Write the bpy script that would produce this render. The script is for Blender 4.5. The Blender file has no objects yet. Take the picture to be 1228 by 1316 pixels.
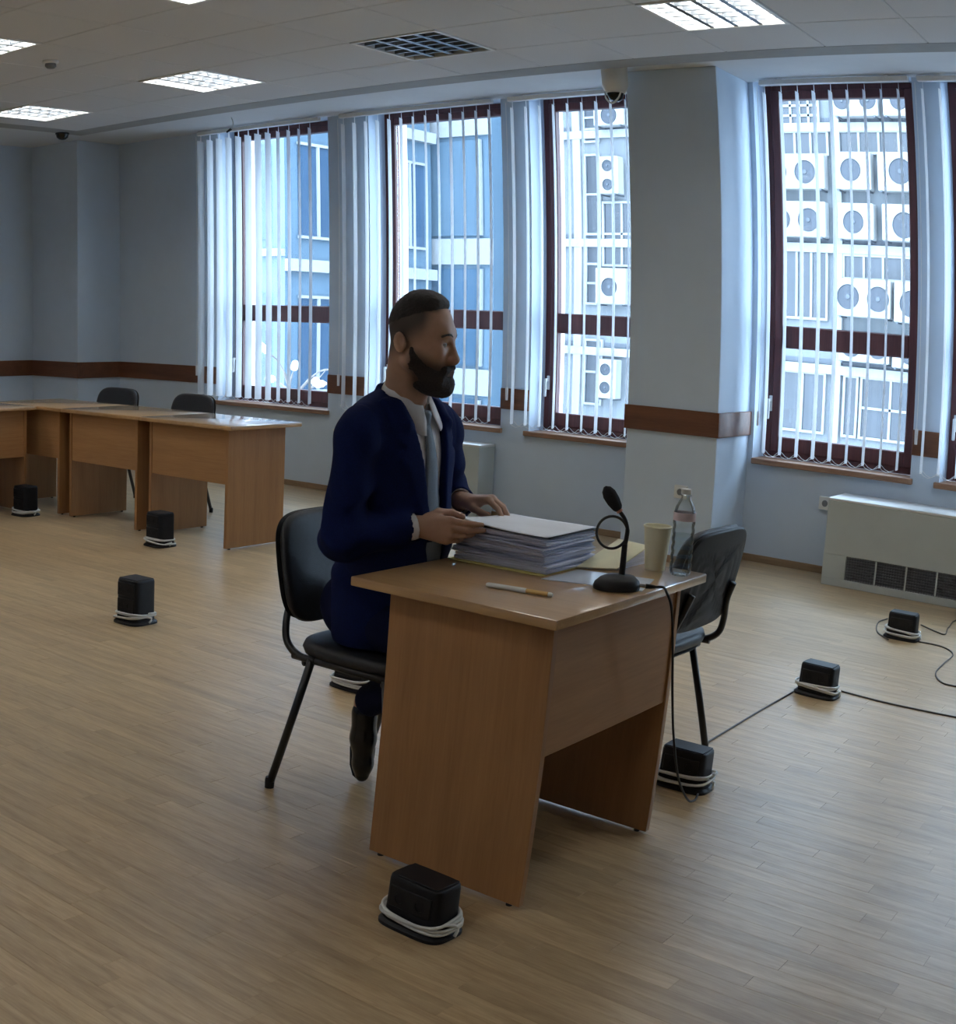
import bpy, bmesh, math, random
import numpy as np
from mathutils import Vector, Matrix, Quaternion

# ----------------------------------------------------------------------------
# camera, world, lights, exposure
# ----------------------------------------------------------------------------
SC = bpy.context.scene
COL = SC.collection
IMW, IMH = 1228, 1316
# wide-angle lens of the conference camera (equidistant, slight cubic term); the picture is the
# right part of its wider frame, so the optical axis lies left of the picture (lens shift)
LF, LCX, LCY, LK = 1659.87, -51.74, 672.74, 0.0288
YAW, PITCH, ROLL = -1.0002, 0.1624, 0.0052
CAM = np.array([0.0, 0.0, 1.40])
HEAD_YAW = 20.0


def cam_axes():
    cy, sy, cp, sp = math.cos(YAW), math.sin(YAW), math.cos(PITCH), math.sin(PITCH)
    f = np.array([sy * cp, cy * cp, -sp]); r = np.array([cy, -sy, 0.0]); d = np.cross(f, r)
    c, s = math.cos(ROLL), math.sin(ROLL)
    return c * r + s * d, -s * r + c * d, f


AX = cam_axes()
cam_data = bpy.data.cameras.new('camera')
cam = bpy.data.objects.new('camera', cam_data)
COL.objects.link(cam)
SC.camera = cam
cam.matrix_world = Matrix(((AX[0][0], -AX[1][0], -AX[2][0], CAM[0]), (AX[0][1], -AX[1][1], -AX[2][1], CAM[1]),
                           (AX[0][2], -AX[1][2], -AX[2][2], CAM[2]), (0, 0, 0, 1)))
cam_data.type = 'PANO'
cam_data.panorama_type = 'FISHEYE_LENS_POLYNOMIAL'
mm = 36.0 / IMH
cam_data.sensor_fit = 'VERTICAL'
cam_data.sensor_height = 36.0
cam_data.sensor_width = IMW * mm
cam_data.fisheye_fov = math.pi
cam_data.fisheye_polynomial_k0 = 0.0
cam_data.fisheye_polynomial_k1 = -1.0 / (LF * mm)
cam_data.fisheye_polynomial_k2 = 0.0
cam_data.fisheye_polynomial_k3 = -LK / (LF * mm) ** 3
cam_data.fisheye_polynomial_k4 = 0.0
cam_data.shift_x = (IMW / 2 - LCX) / IMW
cam_data.shift_y = -(IMH / 2 - LCY) / IMH
cam_data.clip_end = 200

SKY_COLOR, SKY_STRENGTH = (0.64, 0.80, 1.0), 7.2
LAMP_STRENGTH = 13.0
world = bpy.data.worlds.new('overcast_sky')
SC.world = world
world.use_nodes = True
wn = world.node_tree.nodes
wn['Background'].inputs[0].default_value = (*SKY_COLOR, 1)
wn['Background'].inputs[1].default_value = SKY_STRENGTH

SC.view_settings.view_transform = 'Standard'
SC.view_settings.look = 'None'
SC.view_settings.gamma = 1.0
SC.view_settings.use_curve_mapping = False
SC.view_settings.exposure = 1.15
SC.cycles.max_bounces = 10
SC.cycles.diffuse_bounces = 6
SC.cycles.glossy_bounces = 4
SC.cycles.transparent_max_bounces = 24
SC.cycles.sample_clamp_indirect = 6.0
SC.cycles.caustics_reflective = False
SC.cycles.caustics_refractive = False

# window openings in the long wall: left and right edge (m)
OPENINGS = [(-8.19, -6.90), (-6.47, -5.20), (-4.95, -3.70), (-3.16, -2.03), (-1.83, -0.68),
            (-0.30, 0.85)]
WALL_Y, FRAME_Y, OUT_Y = 7.966, 8.17, 8.52
SILL_Z, HEAD_Z = 0.655, 3.055
CEIL_Z = 3.0
ROOM_X0, ROOM_X1, ROOM_Y0 = -10.27, 4.6, -3.2

for x0, x1 in OPENINGS:
    ld = bpy.data.lights.new('window_portal', 'AREA')
    ld.shape = 'RECTANGLE'; ld.size = x1 - x0; ld.size_y = HEAD_Z - SILL_Z
    ld.cycles.is_portal = True
    lo = bpy.data.objects.new('window_portal', ld)
    lo.location = ((x0 + x1) / 2, OUT_Y + 0.03, (SILL_Z + HEAD_Z) / 2)
    lo.rotation_euler = (-math.pi / 2, 0, 0)
    COL.objects.link(lo)


# pixel of the photograph -> point, on a horizontal or on an X-parallel upright plane
def pix_dir(x, y):
    u = np.array([(x - LCX) / LF, (y - LCY) / LF]); r = math.hypot(*u)
    th = r * (1 + LK * r * r)
    return AX[0] * (u[0] * math.sin(th) / r) + AX[1] * (u[1] * math.sin(th) / r) + AX[2] * math.cos(th)


def at_z(x, y, z=0.0):
    d = pix_dir(x, y); return CAM + d * ((z - CAM[2]) / d[2])


def at_y(x, y, Y):
    d = pix_dir(x, y); return CAM + d * (Y / d[1])


# ----------------------------------------------------------------------------
# helpers: objects
# ----------------------------------------------------------------------------
def link(name, me, parent=None, mats=None):
    o = bpy.data.objects.new(name, me)
    COL.objects.link(o)
    if parent is not None:
        o.parent = parent
    if mats is not None and me is not None:
        for m in (mats if isinstance(mats, (list, tuple)) else [mats]):
            me.materials.append(m)
    return o


def tag(o, label=None, cat=None, group=None, kind=None):
    if label: o['label'] = label
    if cat: o['category'] = cat
    if group: o['group'] = group
    if kind: o['kind'] = kind
    return o


def empty(name, loc=(0, 0, 0), rz=0.0):
    o = bpy.data.objects.new(name, None)
    o.empty_display_size = 0.05
    o.location = loc
    o.rotation_euler = (0, 0, rz)
    COL.objects.link(o)
    return o


def copy_tree(o, parent=None):
    c = o.copy()
    COL.objects.link(c)
    c.parent = parent
    for ch in list(o.children):
        copy_tree(ch, c)
    return c


class MB:
    """collects shapes into one mesh"""

    def __init__(self):
        self.bm = bmesh.new()

    def box(self, lo, hi, bevel=0.0, seg=2, rot=None, mat=0):
        lo, hi = Vector(lo), Vector(hi)
        r = bmesh.ops.create_cube(self.bm, size=1.0)
        vs = r['verts']
        c, s = (lo + hi) / 2, hi - lo
        for v in vs:
            v.co = Vector((v.co.x * s.x, v.co.y * s.y, v.co.z * s.z))
        fs = list({f for v in vs for f in v.link_faces})
        if bevel > 0:
            es = list({e for v in vs for e in v.link_edges})
            bv = bmesh.ops.bevel(self.bm, geom=es, offset=bevel, segments=seg, profile=0.5, affect='EDGES')
            vs = list({v for f in bv['faces'] for v in f.verts} | {v for v in vs if v.is_valid})
            fs = list({f for v in vs for f in v.link_faces})
        for v in vs:
            p = v.co
            if rot is not None: p = rot @ p
            v.co = p + c
        for f in fs: f.material_index = mat
        return vs

    def quad(self, *pts, mat=0):
        f = self.bm.faces.new([self.bm.verts.new(p) for p in pts]); f.material_index = mat

    def tube(self, pts, r, n=8, cap=True, mat=0, closed=False):
        pts = [Vector(p) for p in pts]
        rs = r if isinstance(r, (list, tuple)) else [r] * len(pts)
        rings = []
        up = None
        N = len(pts)
        for i, p in enumerate(pts):
            if closed:
                t = (pts[(i + 1) % N] - pts[i - 1]).normalized()
            else:
                t = (pts[min(i + 1, N - 1)] - pts[max(i - 1, 0)]).normalized()
            if up is None:
                up = Vector((0, 0, 1)) if abs(t.z) < 0.9 else Vector((1, 0, 0))
            u = (up - t * up.dot(t)).normalized()
            w = t.cross(u)
            up = u
            rings.append([self.bm.verts.new(p + (u * math.cos(a) + w * math.sin(a)) * rs[i])
                          for a in [2 * math.pi * k / n for k in range(n)]])
        for i in range(N if closed else N - 1):
            a, b = rings[i], rings[(i + 1) % N]
            for k in range(n):
                f = self.bm.faces.new((a[k], a[(k + 1) % n], b[(k + 1) % n], b[k])); f.material_index = mat
        if cap and not closed:
            for ring in (rings[0][::-1], rings[-1]):
                f = self.bm.faces.new(ring); f.material_index = mat

    def lathe(self, prof, n=32, c=(0, 0, 0), mat=0, axis=None):
        """prof: (radius, z) pairs; poles close by radius 0"""
        c = Vector(c)
        q = Vector((0, 0, 1)).rotation_difference(Vector(axis)) if axis is not None else None
        rings = []
        for r, z in prof:
            if r < 1e-6:
                ps = [Vector((0, 0, z))]
            else:
                ps = [Vector((r * math.cos(2 * math.pi * k / n), r * math.sin(2 * math.pi * k / n), z)) for k in range(n)]
            rings.append([self.bm.verts.new(c + (q @ p if q else p)) for p in ps])
        for a, b in zip(rings, rings[1:]):
            for k in range(n):
                if len(a) == 1 and len(b) == 1: continue
                if len(a) == 1: vs = (a[0], b[(k + 1) % n], b[k])
                elif len(b) == 1: vs = (a[k], a[(k + 1) % n], b[0])
                else: vs = (a[k], a[(k + 1) % n], b[(k + 1) % n], b[k])
                f = self.bm.faces.new(vs); f.material_index = mat

    def prism(self, poly, z0, z1, axis='z', mat=0):
        """polygon extruded: axis z -> (x,y); axis y -> (x,z); axis x -> (y,z)"""
        def P(a, b, t):
            return {'z': (a, b, t), 'y': (a, t, b), 'x': (t, a, b)}[axis]
        lo = [self.bm.verts.new(P(a, b, z0)) for a, b in poly]
        hi = [self.bm.verts.new(P(a, b, z1)) for a, b in poly]
        n = len(poly)
        fs = [self.bm.faces.new(lo[::-1]), self.bm.faces.new(hi)]
        for k in range(n):
            fs.append(self.bm.faces.new((lo[k], lo[(k + 1) % n], hi[(k + 1) % n], hi[k])))
        for f in fs: f.material_index = mat

    def build(self, name, mats, parent=None, smooth=None, normals=True):
        me = bpy.data.meshes.new(name)
        if normals:
            bmesh.ops.recalc_face_normals(self.bm, faces=self.bm.faces[:])
        self.bm.to_mesh(me)
        self.bm.free()
        if smooth is not None:
            me.polygons.foreach_set('use_smooth', [True] * len(me.polygons))
            if smooth < 180:
                me.set_sharp_from_angle(angle=math.radians(smooth))
        return link(name, me, parent, mats)


def catmull(pts, n=8):
    pts = [Vector(p) for p in pts]
    P = [pts[0] * 2 - pts[1]] + pts + [pts[-1] * 2 - pts[-2]]
    out = []
    for i in range(1, len(P) - 2):
        a, b, c, d = P[i - 1], P[i], P[i + 1], P[i + 2]
        for k in range(n):
            t = k / n
            out.append(0.5 * ((2 * b) + (c - a) * t + (2 * a - 5 * b + 4 * c - d) * t * t + (3 * b - a - 3 * c + d) * t ** 3))
    out.append(pts[-1])
    return out


# ----------------------------------------------------------------------------
# materials (all procedural)
# ----------------------------------------------------------------------------
def new_mat(name):
    m = bpy.data.materials.new(name)
    m.use_nodes = True
    nt = m.node_tree
    return m, nt, nt.nodes['Principled BSDF'], nt.nodes['Material Output']


def N(nt, typ, **kw):
    n = nt.nodes.new(typ)
    for k, v in kw.items():
        if k == 'inp':
            for i, val in v.items(): n.inputs[i].default_value = val
        else:
            setattr(n, k, v)
    return n


def mat(name, col, rough=0.6, var=0.08, scale=30.0, bump=0.0, bscale=None, metal=0.0, spec=0.5, stretch=(1, 1, 1), coat=0.0, sheen=0.0, coords='Object'):
    m, nt, b, out = new_mat(name)
    tc = N(nt, 'ShaderNodeTexCoord')
    mp = N(nt, 'ShaderNodeMapping'); mp.inputs['Scale'].default_value = stretch
    nt.links.new(tc.outputs[coords], mp.inputs[0])
    no = N(nt, 'ShaderNodeTexNoise', inp={'Scale': scale, 'Detail': 4.0})
    nt.links.new(mp.outputs[0], no.inputs['Vector'])
    mr = N(nt, 'ShaderNodeMapRange', inp={1: 0.3, 2: 0.7, 3: 1 - var, 4: 1 + var})
    nt.links.new(no.outputs['Fac'], mr.inputs[0])
    mx = N(nt, 'ShaderNodeMix', data_type='RGBA', blend_type='MULTIPLY')
    mx.inputs[0].default_value = 1.0
    mx.inputs[6].default_value = (*col, 1)
    nt.links.new(mr.outputs[0], mx.inputs[7])
    nt.links.new(mx.outputs[2], b.inputs['Base Color'])
    b.inputs['Roughness'].default_value = rough
    b.inputs['Metallic'].default_value = metal
    b.inputs['Specular IOR Level'].default_value = spec
    b.inputs['Coat Weight'].default_value = coat
    b.inputs['Sheen Weight'].default_value = sheen
    if bump:
        n2 = N(nt, 'ShaderNodeTexNoise', inp={'Scale': bscale or scale * 3, 'Detail': 3.0})
        nt.links.new(mp.outputs[0], n2.inputs['Vector'])
        bp = N(nt, 'ShaderNodeBump', inp={'Strength': bump, 'Distance': 0.01})
        nt.links.new(n2.outputs['Fac'], bp.inputs['Height'])
        nt.links.new(bp.outputs[0], b.inputs['Normal'])
    return m


def wood(name, c0, c1, axis='z', rough=0.4, scale=14.0, coat=0.0):
    """fine straight veneer grain along one axis"""
    m, nt, b, out = new_mat(name)
    tc = N(nt, 'ShaderNodeTexCoord')
    mp = N(nt, 'ShaderNodeMapping')
    s = {'x': (0.06, 1, 1), 'y': (1, 0.06, 1), 'z': (1, 1, 0.06)}[axis]
    mp.inputs['Scale'].default_value = s
    nt.links.new(tc.outputs['Object'], mp.inputs[0])
    n1 = N(nt, 'ShaderNodeTexNoise', inp={'Scale': scale, 'Detail': 6.0, 'Roughness': 0.6, 'Distortion': 0.4})
    n2 = N(nt, 'ShaderNodeTexNoise', inp={'Scale': scale * 11, 'Detail': 3.0})
    nt.links.new(mp.outputs[0], n1.inputs['Vector']); nt.links.new(mp.outputs[0], n2.inputs['Vector'])
    ad = N(nt, 'ShaderNodeMath', operation='MULTIPLY_ADD', inp={1: 0.45})
    nt.links.new(n2.outputs['Fac'], ad.inputs[0]); nt.links.new(n1.outputs['Fac'], ad.inputs[2])
    cr = N(nt, 'ShaderNodeValToRGB')
    cr.color_ramp.elements[0].position = 0.45; cr.color_ramp.elements[0].color = (*c0, 1)
    cr.color_ramp.elements[1].position = 0.98; cr.color_ramp.elements[1].color = (*c1, 1)
    nt.links.new(ad.outputs[0], cr.inputs[0])
    nt.links.new(cr.outputs[0], b.inputs['Base Color'])
    b.inputs['Roughness'].default_value = rough
    b.inputs['Coat Weight'].default_value = coat
    b.inputs['Coat Roughness'].default_value = 0.08
    return m


def emit_mat(name, col, strength):
    m, nt, b, out = new_mat(name)
    b.inputs['Base Color'].default_value = (*col, 1)
    b.inputs['Emission Color'].default_value = (*col, 1)
    b.inputs['Emission Strength'].default_value = strength
    return m


def pane_mat(name, tint, gloss=0.08, rough=0.02, max_gloss=1.0):
    m, nt, b, out = new_mat(name)
    nt.nodes.remove(b)
    tr = N(nt, 'ShaderNodeBsdfTransparent'); tr.inputs[0].default_value = (*tint, 1)
    gl = N(nt, 'ShaderNodeBsdfGlossy', inp={'Roughness': rough})
    lw = N(nt, 'ShaderNodeLayerWeight', inp={'Blend': 0.25})
    mr = N(nt, 'ShaderNodeMapRange', inp={1: 0.0, 2: 1.0, 3: gloss * 0.5, 4: max_gloss})
    nt.links.new(lw.outputs['Fresnel'], mr.inputs[0])
    mx = N(nt, 'ShaderNodeMixShader')
    nt.links.new(mr.outputs[0], mx.inputs[0]); nt.links.new(tr.outputs[0], mx.inputs[1]); nt.links.new(gl.outputs[0], mx.inputs[2])
    nt.links.new(mx.outputs[0], out.inputs[0])
    return m


def slat_mat(name, col):
    m, nt, b, out = new_mat(name)
    tl = N(nt, 'ShaderNodeBsdfTranslucent'); tl.inputs[0].default_value = (*col, 1)
    b.inputs['Base Color'].default_value = (*col, 1); b.inputs['Roughness'].default_value = 0.7
    tc = N(nt, 'ShaderNodeTexCoord')
    no = N(nt, 'ShaderNodeTexNoise', inp={'Scale': 900.0, 'Detail': 1.0})
    nt.links.new(tc.outputs['Object'], no.inputs['Vector'])
    bp = N(nt, 'ShaderNodeBump', inp={'Strength': 0.1, 'Distance': 0.002})
    nt.links.new(no.outputs['Fac'], bp.inputs['Height']); nt.links.new(bp.outputs[0], b.inputs['Normal'])
    mx = N(nt, 'ShaderNodeMixShader', inp={0: 0.5})
    nt.links.new(b.outputs[0], mx.inputs[1]); nt.links.new(tl.outputs[0], mx.inputs[2])
    nt.links.new(mx.outputs[0], out.inputs[0])
    return m


def floor_mat(name, source):
    """oak-look laminate strip; tone of each strip from the object (source 'object') or from a mesh attribute"""
    m, nt, b, out = new_mat(name)
    if source == 'object':
        oi = N(nt, 'ShaderNodeObjectInfo'); rnd = oi.outputs['Random']
    else:
        at = N(nt, 'ShaderNodeAttribute', attribute_name='tone'); rnd = at.outputs['Fac']
    ge = N(nt, 'ShaderNodeNewGeometry')
    off = N(nt, 'ShaderNodeMath', operation='MULTIPLY', inp={1: 37.0}); nt.links.new(rnd, off.inputs[0])
    cb = N(nt, 'ShaderNodeCombineXYZ'); nt.links.new(off.outputs[0], cb.inputs[0]); nt.links.new(off.outputs[0], cb.inputs[1])
    va = N(nt, 'ShaderNodeVectorMath', operation='ADD'); nt.links.new(ge.outputs['Position'], va.inputs[0]); nt.links.new(cb.outputs[0], va.inputs[1])
    mp = N(nt, 'ShaderNodeMapping'); mp.inputs['Scale'].default_value = (0.10, 1, 1); nt.links.new(va.outputs[0], mp.inputs[0])
    n1 = N(nt, 'ShaderNodeTexNoise', inp={'Scale': 26.0, 'Detail': 6.0, 'Roughness': 0.65, 'Distortion': 0.6}); nt.links.new(mp.outputs[0], n1.inputs['Vector'])
    n2 = N(nt, 'ShaderNodeTexNoise', inp={'Scale': 160.0, 'Detail': 2.0}); nt.links.new(mp.outputs[0], n2.inputs['Vector'])
    ad = N(nt, 'ShaderNodeMath', operation='MULTIPLY_ADD', inp={1: 0.4}); nt.links.new(n2.outputs['Fac'], ad.inputs[0]); nt.links.new(n1.outputs['Fac'], ad.inputs[2])
    cr = N(nt, 'ShaderNodeValToRGB')
    cr.color_ramp.elements[0].position = 0.42; cr.color_ramp.elements[0].color = (*FLOOR_DARK, 1)
    cr.color_ramp.elements[1].position = 0.95; cr.color_ramp.elements[1].color = (*FLOOR_LIGHT, 1)
    nt.links.new(ad.outputs[0], cr.inputs[0])
    mr = N(nt, 'ShaderNodeMapRange', inp={1: 0.0, 2: 1.0, 3: 0.90, 4: 1.08}); nt.links.new(rnd, mr.inputs[0])
    mx = N(nt, 'ShaderNodeMix', data_type='RGBA', blend_type='MULTIPLY'); mx.inputs[0].default_value = 1.0
    nt.links.new(cr.outputs[0], mx.inputs[6]); nt.links.new(mr.outputs[0], mx.inputs[7])
    nt.links.new(mx.outputs[2], b.inputs['Base Color'])
    b.inputs['Roughness'].default_value = 0.33
    b.inputs['Specular IOR Level'].default_value = 0.5
    bp = N(nt, 'ShaderNodeBump', inp={'Strength': 0.06, 'Distance': 0.003}); nt.links.new(n2.outputs['Fac'], bp.inputs['Height']); nt.links.new(bp.outputs[0], b.inputs['Normal'])
    return m


FLOOR_DARK, FLOOR_LIGHT = (0.30, 0.20, 0.105), (0.54, 0.405, 0.235)
M = {}
M['wall'] = mat('wall_paint', (0.54, 0.635, 0.75), 0.75, 0.02, 6, 0.05, 220)
M['ceiling'] = mat('ceiling_tile', (0.60, 0.61, 0.62), 0.9, 0.03, 120, 0.1, 300)
M['soffit'] = mat('soffit_paint', (0.62, 0.64, 0.66), 0.8, 0.02, 8)
M['gap'] = mat('ceiling_trim', (0.30, 0.30, 0.29), 0.8, 0.04, 10)
M['outer_wall'] = mat('outer_reveal', (0.80, 0.74, 0.78), 0.8, 0.04, 20)
M['mahogany'] = wood('mahogany_frame', (0.055, 0.014, 0.016), (0.13, 0.035, 0.035), 'z', 0.4)
M['band'] = wood('wall_rail_wood', (0.10, 0.036, 0.018), (0.19, 0.075, 0.035), 'x', 0.4)
M['sill'] = wood('sill_wood', (0.20, 0.10, 0.06), (0.42, 0.25, 0.16), 'x', 0.4)
M['glass'] = pane_mat('window_glass', (0.90, 0.95, 0.97), 0.05, 0.01, 0.35)
M['slat'] = slat_mat('blind_fabric', (0.90, 0.92, 0.94))
M['rail'] = mat('blind_rail', (0.82, 0.84, 0.86), 0.4, 0.02)
M['white_metal'] = mat('white_enamel', (0.72, 0.73, 0.72), 0.4, 0.03, 8)
M['cream'] = mat('fan_coil_enamel', (0.46, 0.505, 0.50), 0.45, 0.03, 6)
M['grille'] = mat('grille_grey', (0.16, 0.17, 0.19), 0.5, 0.1, 60)
M['floor'] = floor_mat('laminate_strip', 'object')
M['floor_field'] = floor_mat('laminate_field', 'attribute')
M['sub'] = mat('floor_joint', (0.28, 0.20, 0.13), 0.9, 0.1)
M['skirt'] = wood('skirting_wood', (0.22, 0.14, 0.08), (0.36, 0.25, 0.15), 'x', 0.5)
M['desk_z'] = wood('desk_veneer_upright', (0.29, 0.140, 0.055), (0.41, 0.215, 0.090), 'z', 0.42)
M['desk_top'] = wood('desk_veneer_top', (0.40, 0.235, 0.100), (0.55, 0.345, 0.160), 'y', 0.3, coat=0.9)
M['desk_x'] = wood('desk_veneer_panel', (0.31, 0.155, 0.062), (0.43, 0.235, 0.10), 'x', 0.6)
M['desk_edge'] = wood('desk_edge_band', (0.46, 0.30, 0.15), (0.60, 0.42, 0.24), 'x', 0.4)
M['black_fabric'] = mat('black_leatherette', (0.016, 0.017, 0.022), 0.45, 0.2, 60, 0.15, 400)
M['black_plastic'] = mat('black_plastic', (0.012, 0.012, 0.014), 0.5, 0.15, 50, spec=0.3)
M['black_metal'] = mat('black_tube', (0.012, 0.012, 0.014), 0.35, 0.1, 40)
M['box_black'] = mat('floor_box_plastic', (0.008, 0.008, 0.011), 0.5, 0.15, 30, spec=0.3)
M['white_cable'] = mat('white_cable', (0.68, 0.70, 0.69), 0.5, 0.06, 60)
M['dark_cable'] = mat('grey_cable', (0.06, 0.05, 0.045), 0.5, 0.1, 60)
M['chrome'] = mat('satin_metal', (0.60, 0.60, 0.60), 0.25, 0.05, 40, metal=1.0)
M['tube_on'] = emit_mat('lamp_tube_lit', (1.0, 0.98, 0.95), LAMP_STRENGTH)
M['tube_off'] = mat('lamp_tube_unlit', (0.55, 0.57, 0.58), 0.35, 0.02)
M['louvre'] = mat('lamp_louvre', (0.20, 0.22, 0.24), 0.3, 0.02, 20, metal=0.4)
M['paper'] = mat('paper', (0.84, 0.87, 0.93), 0.8, 0.04, 10)
M['dark_glass'] = mat('dark_dome', (0.008, 0.009, 0.012), 0.1, 0.0)


def proj(p):
    d = np.array(p, float) - CAM
    c = np.array([AX[0] @ d, AX[1] @ d, AX[2] @ d])
    r = math.hypot(c[0], c[1]); th = math.atan2(r, c[2]); rd = th
    for _ in range(12): rd = th / (1 + LK * rd * rd)
    return LCX + LF * rd * c[0] / r, LCY + LF * rd * c[1] / r


def in_view(p, m=40):
    x, y = proj(p)
    return -m < x < IMW + m and -m < y < IMH + m


rng = random.Random(7)

# ----------------------------------------------------------------------------
# floor: laminate strips running along the window wall
# ----------------------------------------------------------------------------
mb = MB(); mb.box((ROOM_X0, ROOM_Y0, -0.12), (ROOM_X1, WALL_Y, -0.004))
floor = tag(mb.build('floor', M['sub']), kind='structure')
SW, SL = 0.066, 0.60
strips = []
y = ROOM_Y0
while y < WALL_Y - 0.01:
    x = ROOM_X0 - rng.random() * SL
    while x < ROOM_X1:
        strips.append((x + SL / 2, y + SW / 2, rng.random()))
        x += SL
    y += SW
vis = sorted((math.hypot(a, b), a, b, t) for a, b, t in strips if in_view((a, b, 0), 0) and a > ROOM_X0 + SL / 2 and b < WALL_Y - SW)
near = vis[:300]
nearset = {(a, b) for _, a, b, _ in near}
mb = MB()
g = 0.0002
L2, W2 = SL / 2 - g, SW / 2 - g
c = 0.0007
lo = [(-L2, -W2), (L2, -W2), (L2, W2), (-L2, W2)]
hi = [(-L2 + c, -W2 + c), (L2 - c, -W2 + c), (L2 - c, W2 - c), (-L2 + c, W2 - c)]
vb = [mb.bm.verts.new((a, b, -0.003)) for a, b in lo]
vm = [mb.bm.verts.new((a, b, -0.0006)) for a, b in lo]
vt = [mb.bm.verts.new((a, b, 0.0)) for a, b in hi]
mb.bm.faces.new(vt)
for k in range(4):
    mb.bm.faces.new((vb[k], vb[(k + 1) % 4], vm[(k + 1) % 4], vm[k]))
    mb.bm.faces.new((vm[k], vm[(k + 1) % 4], vt[(k + 1) % 4], vt[k]))
o = mb.build('plank', M['floor'], floor)
strip_me = o.data
o.location = (near[0][1], near[0][2], 0)
for _, a, b, t in near[1:]:
    q = o.copy(); COL.objects.link(q); q.location = (a, b, 0)
vs, fs, tones = [], [], []
for a, b, t in strips:
    if (a, b) in nearset: continue
    a0, a1 = max(a - L2, ROOM_X0), min(a + L2, ROOM_X1)
    b0, b1 = b - W2, min(b + W2, WALL_Y)
    if a1 - a0 < 0.01 or b1 - b0 < 0.005: continue
    k = len(vs)
    vs += [(a0, b0, 0), (a1, b0, 0), (a1, b1, 0), (a0, b1, 0)]
    fs.append((k, k + 1, k + 2, k + 3)); tones.append(t)
me = bpy.data.meshes.new('plank_field')
me.from_pydata(vs, [], fs)
at = me.attributes.new('tone', 'FLOAT', 'FACE'); at.data.foreach_set('value', tones)
tag(link('plank_field', me, floor, M['floor_field']), kind='stuff')

# ----------------------------------------------------------------------------
# ceiling: 625 mm tiles with recessed louvre lamps, darker trim strip and a raised soffit by the windows
# ----------------------------------------------------------------------------
GX, GY, T = -2.885, 5.70, 0.625
EDGE_Y, EDGE_X, TRIM = 6.88, -8.82, 0.21
SOF_Z = 3.045
mb = MB()
mb.box((ROOM_X0, ROOM_Y0, SOF_Z + 0.09), (ROOM_X1, OUT_Y, SOF_Z + 0.20))
ceiling = tag(mb.build('ceiling', M['ceiling']), kind='structure')
LAMPS = {}                                    # (k, j): lit
for k in (-9, -6, -3, 0, 3, 6, 9):
    if k <= 6: LAMPS[(k, 0)] = k != -3
    if k <= 3: LAMPS[(k, -3)] = True
for k in (-9, -6, -3, 0, 3):
    for j in (-9, -12): LAMPS[(k, j)] = True
LAMPS[(-9, -6)] = LAMPS[(-6, -6)] = True
cells, ks = [], []
for k in range(-10, 13):
    for j in range(-15, 2):
        if (k, j) in LAMPS: continue
        x0, x1 = max(GX + k * T, EDGE_X), min(GX + (k + 1) * T, ROOM_X1)
        y0, y1 = max(GY + j * T, ROOM_Y0), min(GY + (j + 1) * T, EDGE_Y)
        if x1 - x0 < 0.03 or y1 - y0 < 0.03: continue
        cells.append((x0, x1, y0, y1))


def tile_shape(mb, x0, x1, y0, y1):
    g, c = 0.0015, 0.006
    a = [(x0 + g, y0 + g), (x1 - g, y0 + g), (x1 - g, y1 - g), (x0 + g, y1 - g)]
    b = [(x0 + g + c, y0 + g + c), (x1 - g - c, y0 + g + c), (x1 - g - c, y1 - g - c), (x0 + g + c, y1 - g - c)]
    t = [mb.bm.verts.new((p, q, CEIL_Z + 0.03)) for p, q in a]
    m = [mb.bm.verts.new((p, q, CEIL_Z + 0.004)) for p, q in a]
    u = [mb.bm.verts.new((p, q, CEIL_Z)) for p, q in b]
    mb.bm.faces.new(u[::-1]); mb.bm.faces.new(t)
    for i in range(4):
        mb.bm.faces.new((t[i], m[i], m[(i + 1) % 4], t[(i + 1) % 4]))
        mb.bm.faces.new((m[i], u[i], u[(i + 1) % 4], m[(i + 1) % 4]))


rest = MB()
for x0, x1, y0, y1 in cells:
    seen = any(in_view((px_, py_, CEIL_Z), 0) for px_ in (x0, (x0 + x1) / 2, x1) for py_ in (y0, (y0 + y1) / 2, y1))
    if seen and y0 > 1.5:
        mb = MB(); tile_shape(mb, x0, x1, y0, y1); mb.build('ceiling_tile', M['ceiling'], ceiling)
    else:
        tile_shape(rest, x0, x1, y0, y1)
tag(rest.build('tile_field', M['ceiling'], ceiling), kind='stuff')
mb = MB()
mb.box((EDGE_X - TRIM, EDGE_Y, CEIL_Z), (ROOM_X1, EDGE_Y + TRIM, SOF_Z + 0.09))
mb.box((EDGE_X - TRIM, ROOM_Y0, CEIL_Z), (EDGE_X, EDGE_Y, SOF_Z + 0.09))
mb.build('ceiling_trim', M['gap'], ceiling)
mb = MB()
mb.box((ROOM_X0, EDGE_Y + TRIM, SOF_Z), (ROOM_X1, WALL_Y, SOF_Z + 0.09))
mb.box((ROOM_X0, ROOM_Y0, SOF_Z), (EDGE_X - TRIM, EDGE_Y + TRIM, SOF_Z + 0.09))
mb.build('soffit', M['soffit'], ceiling)

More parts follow.
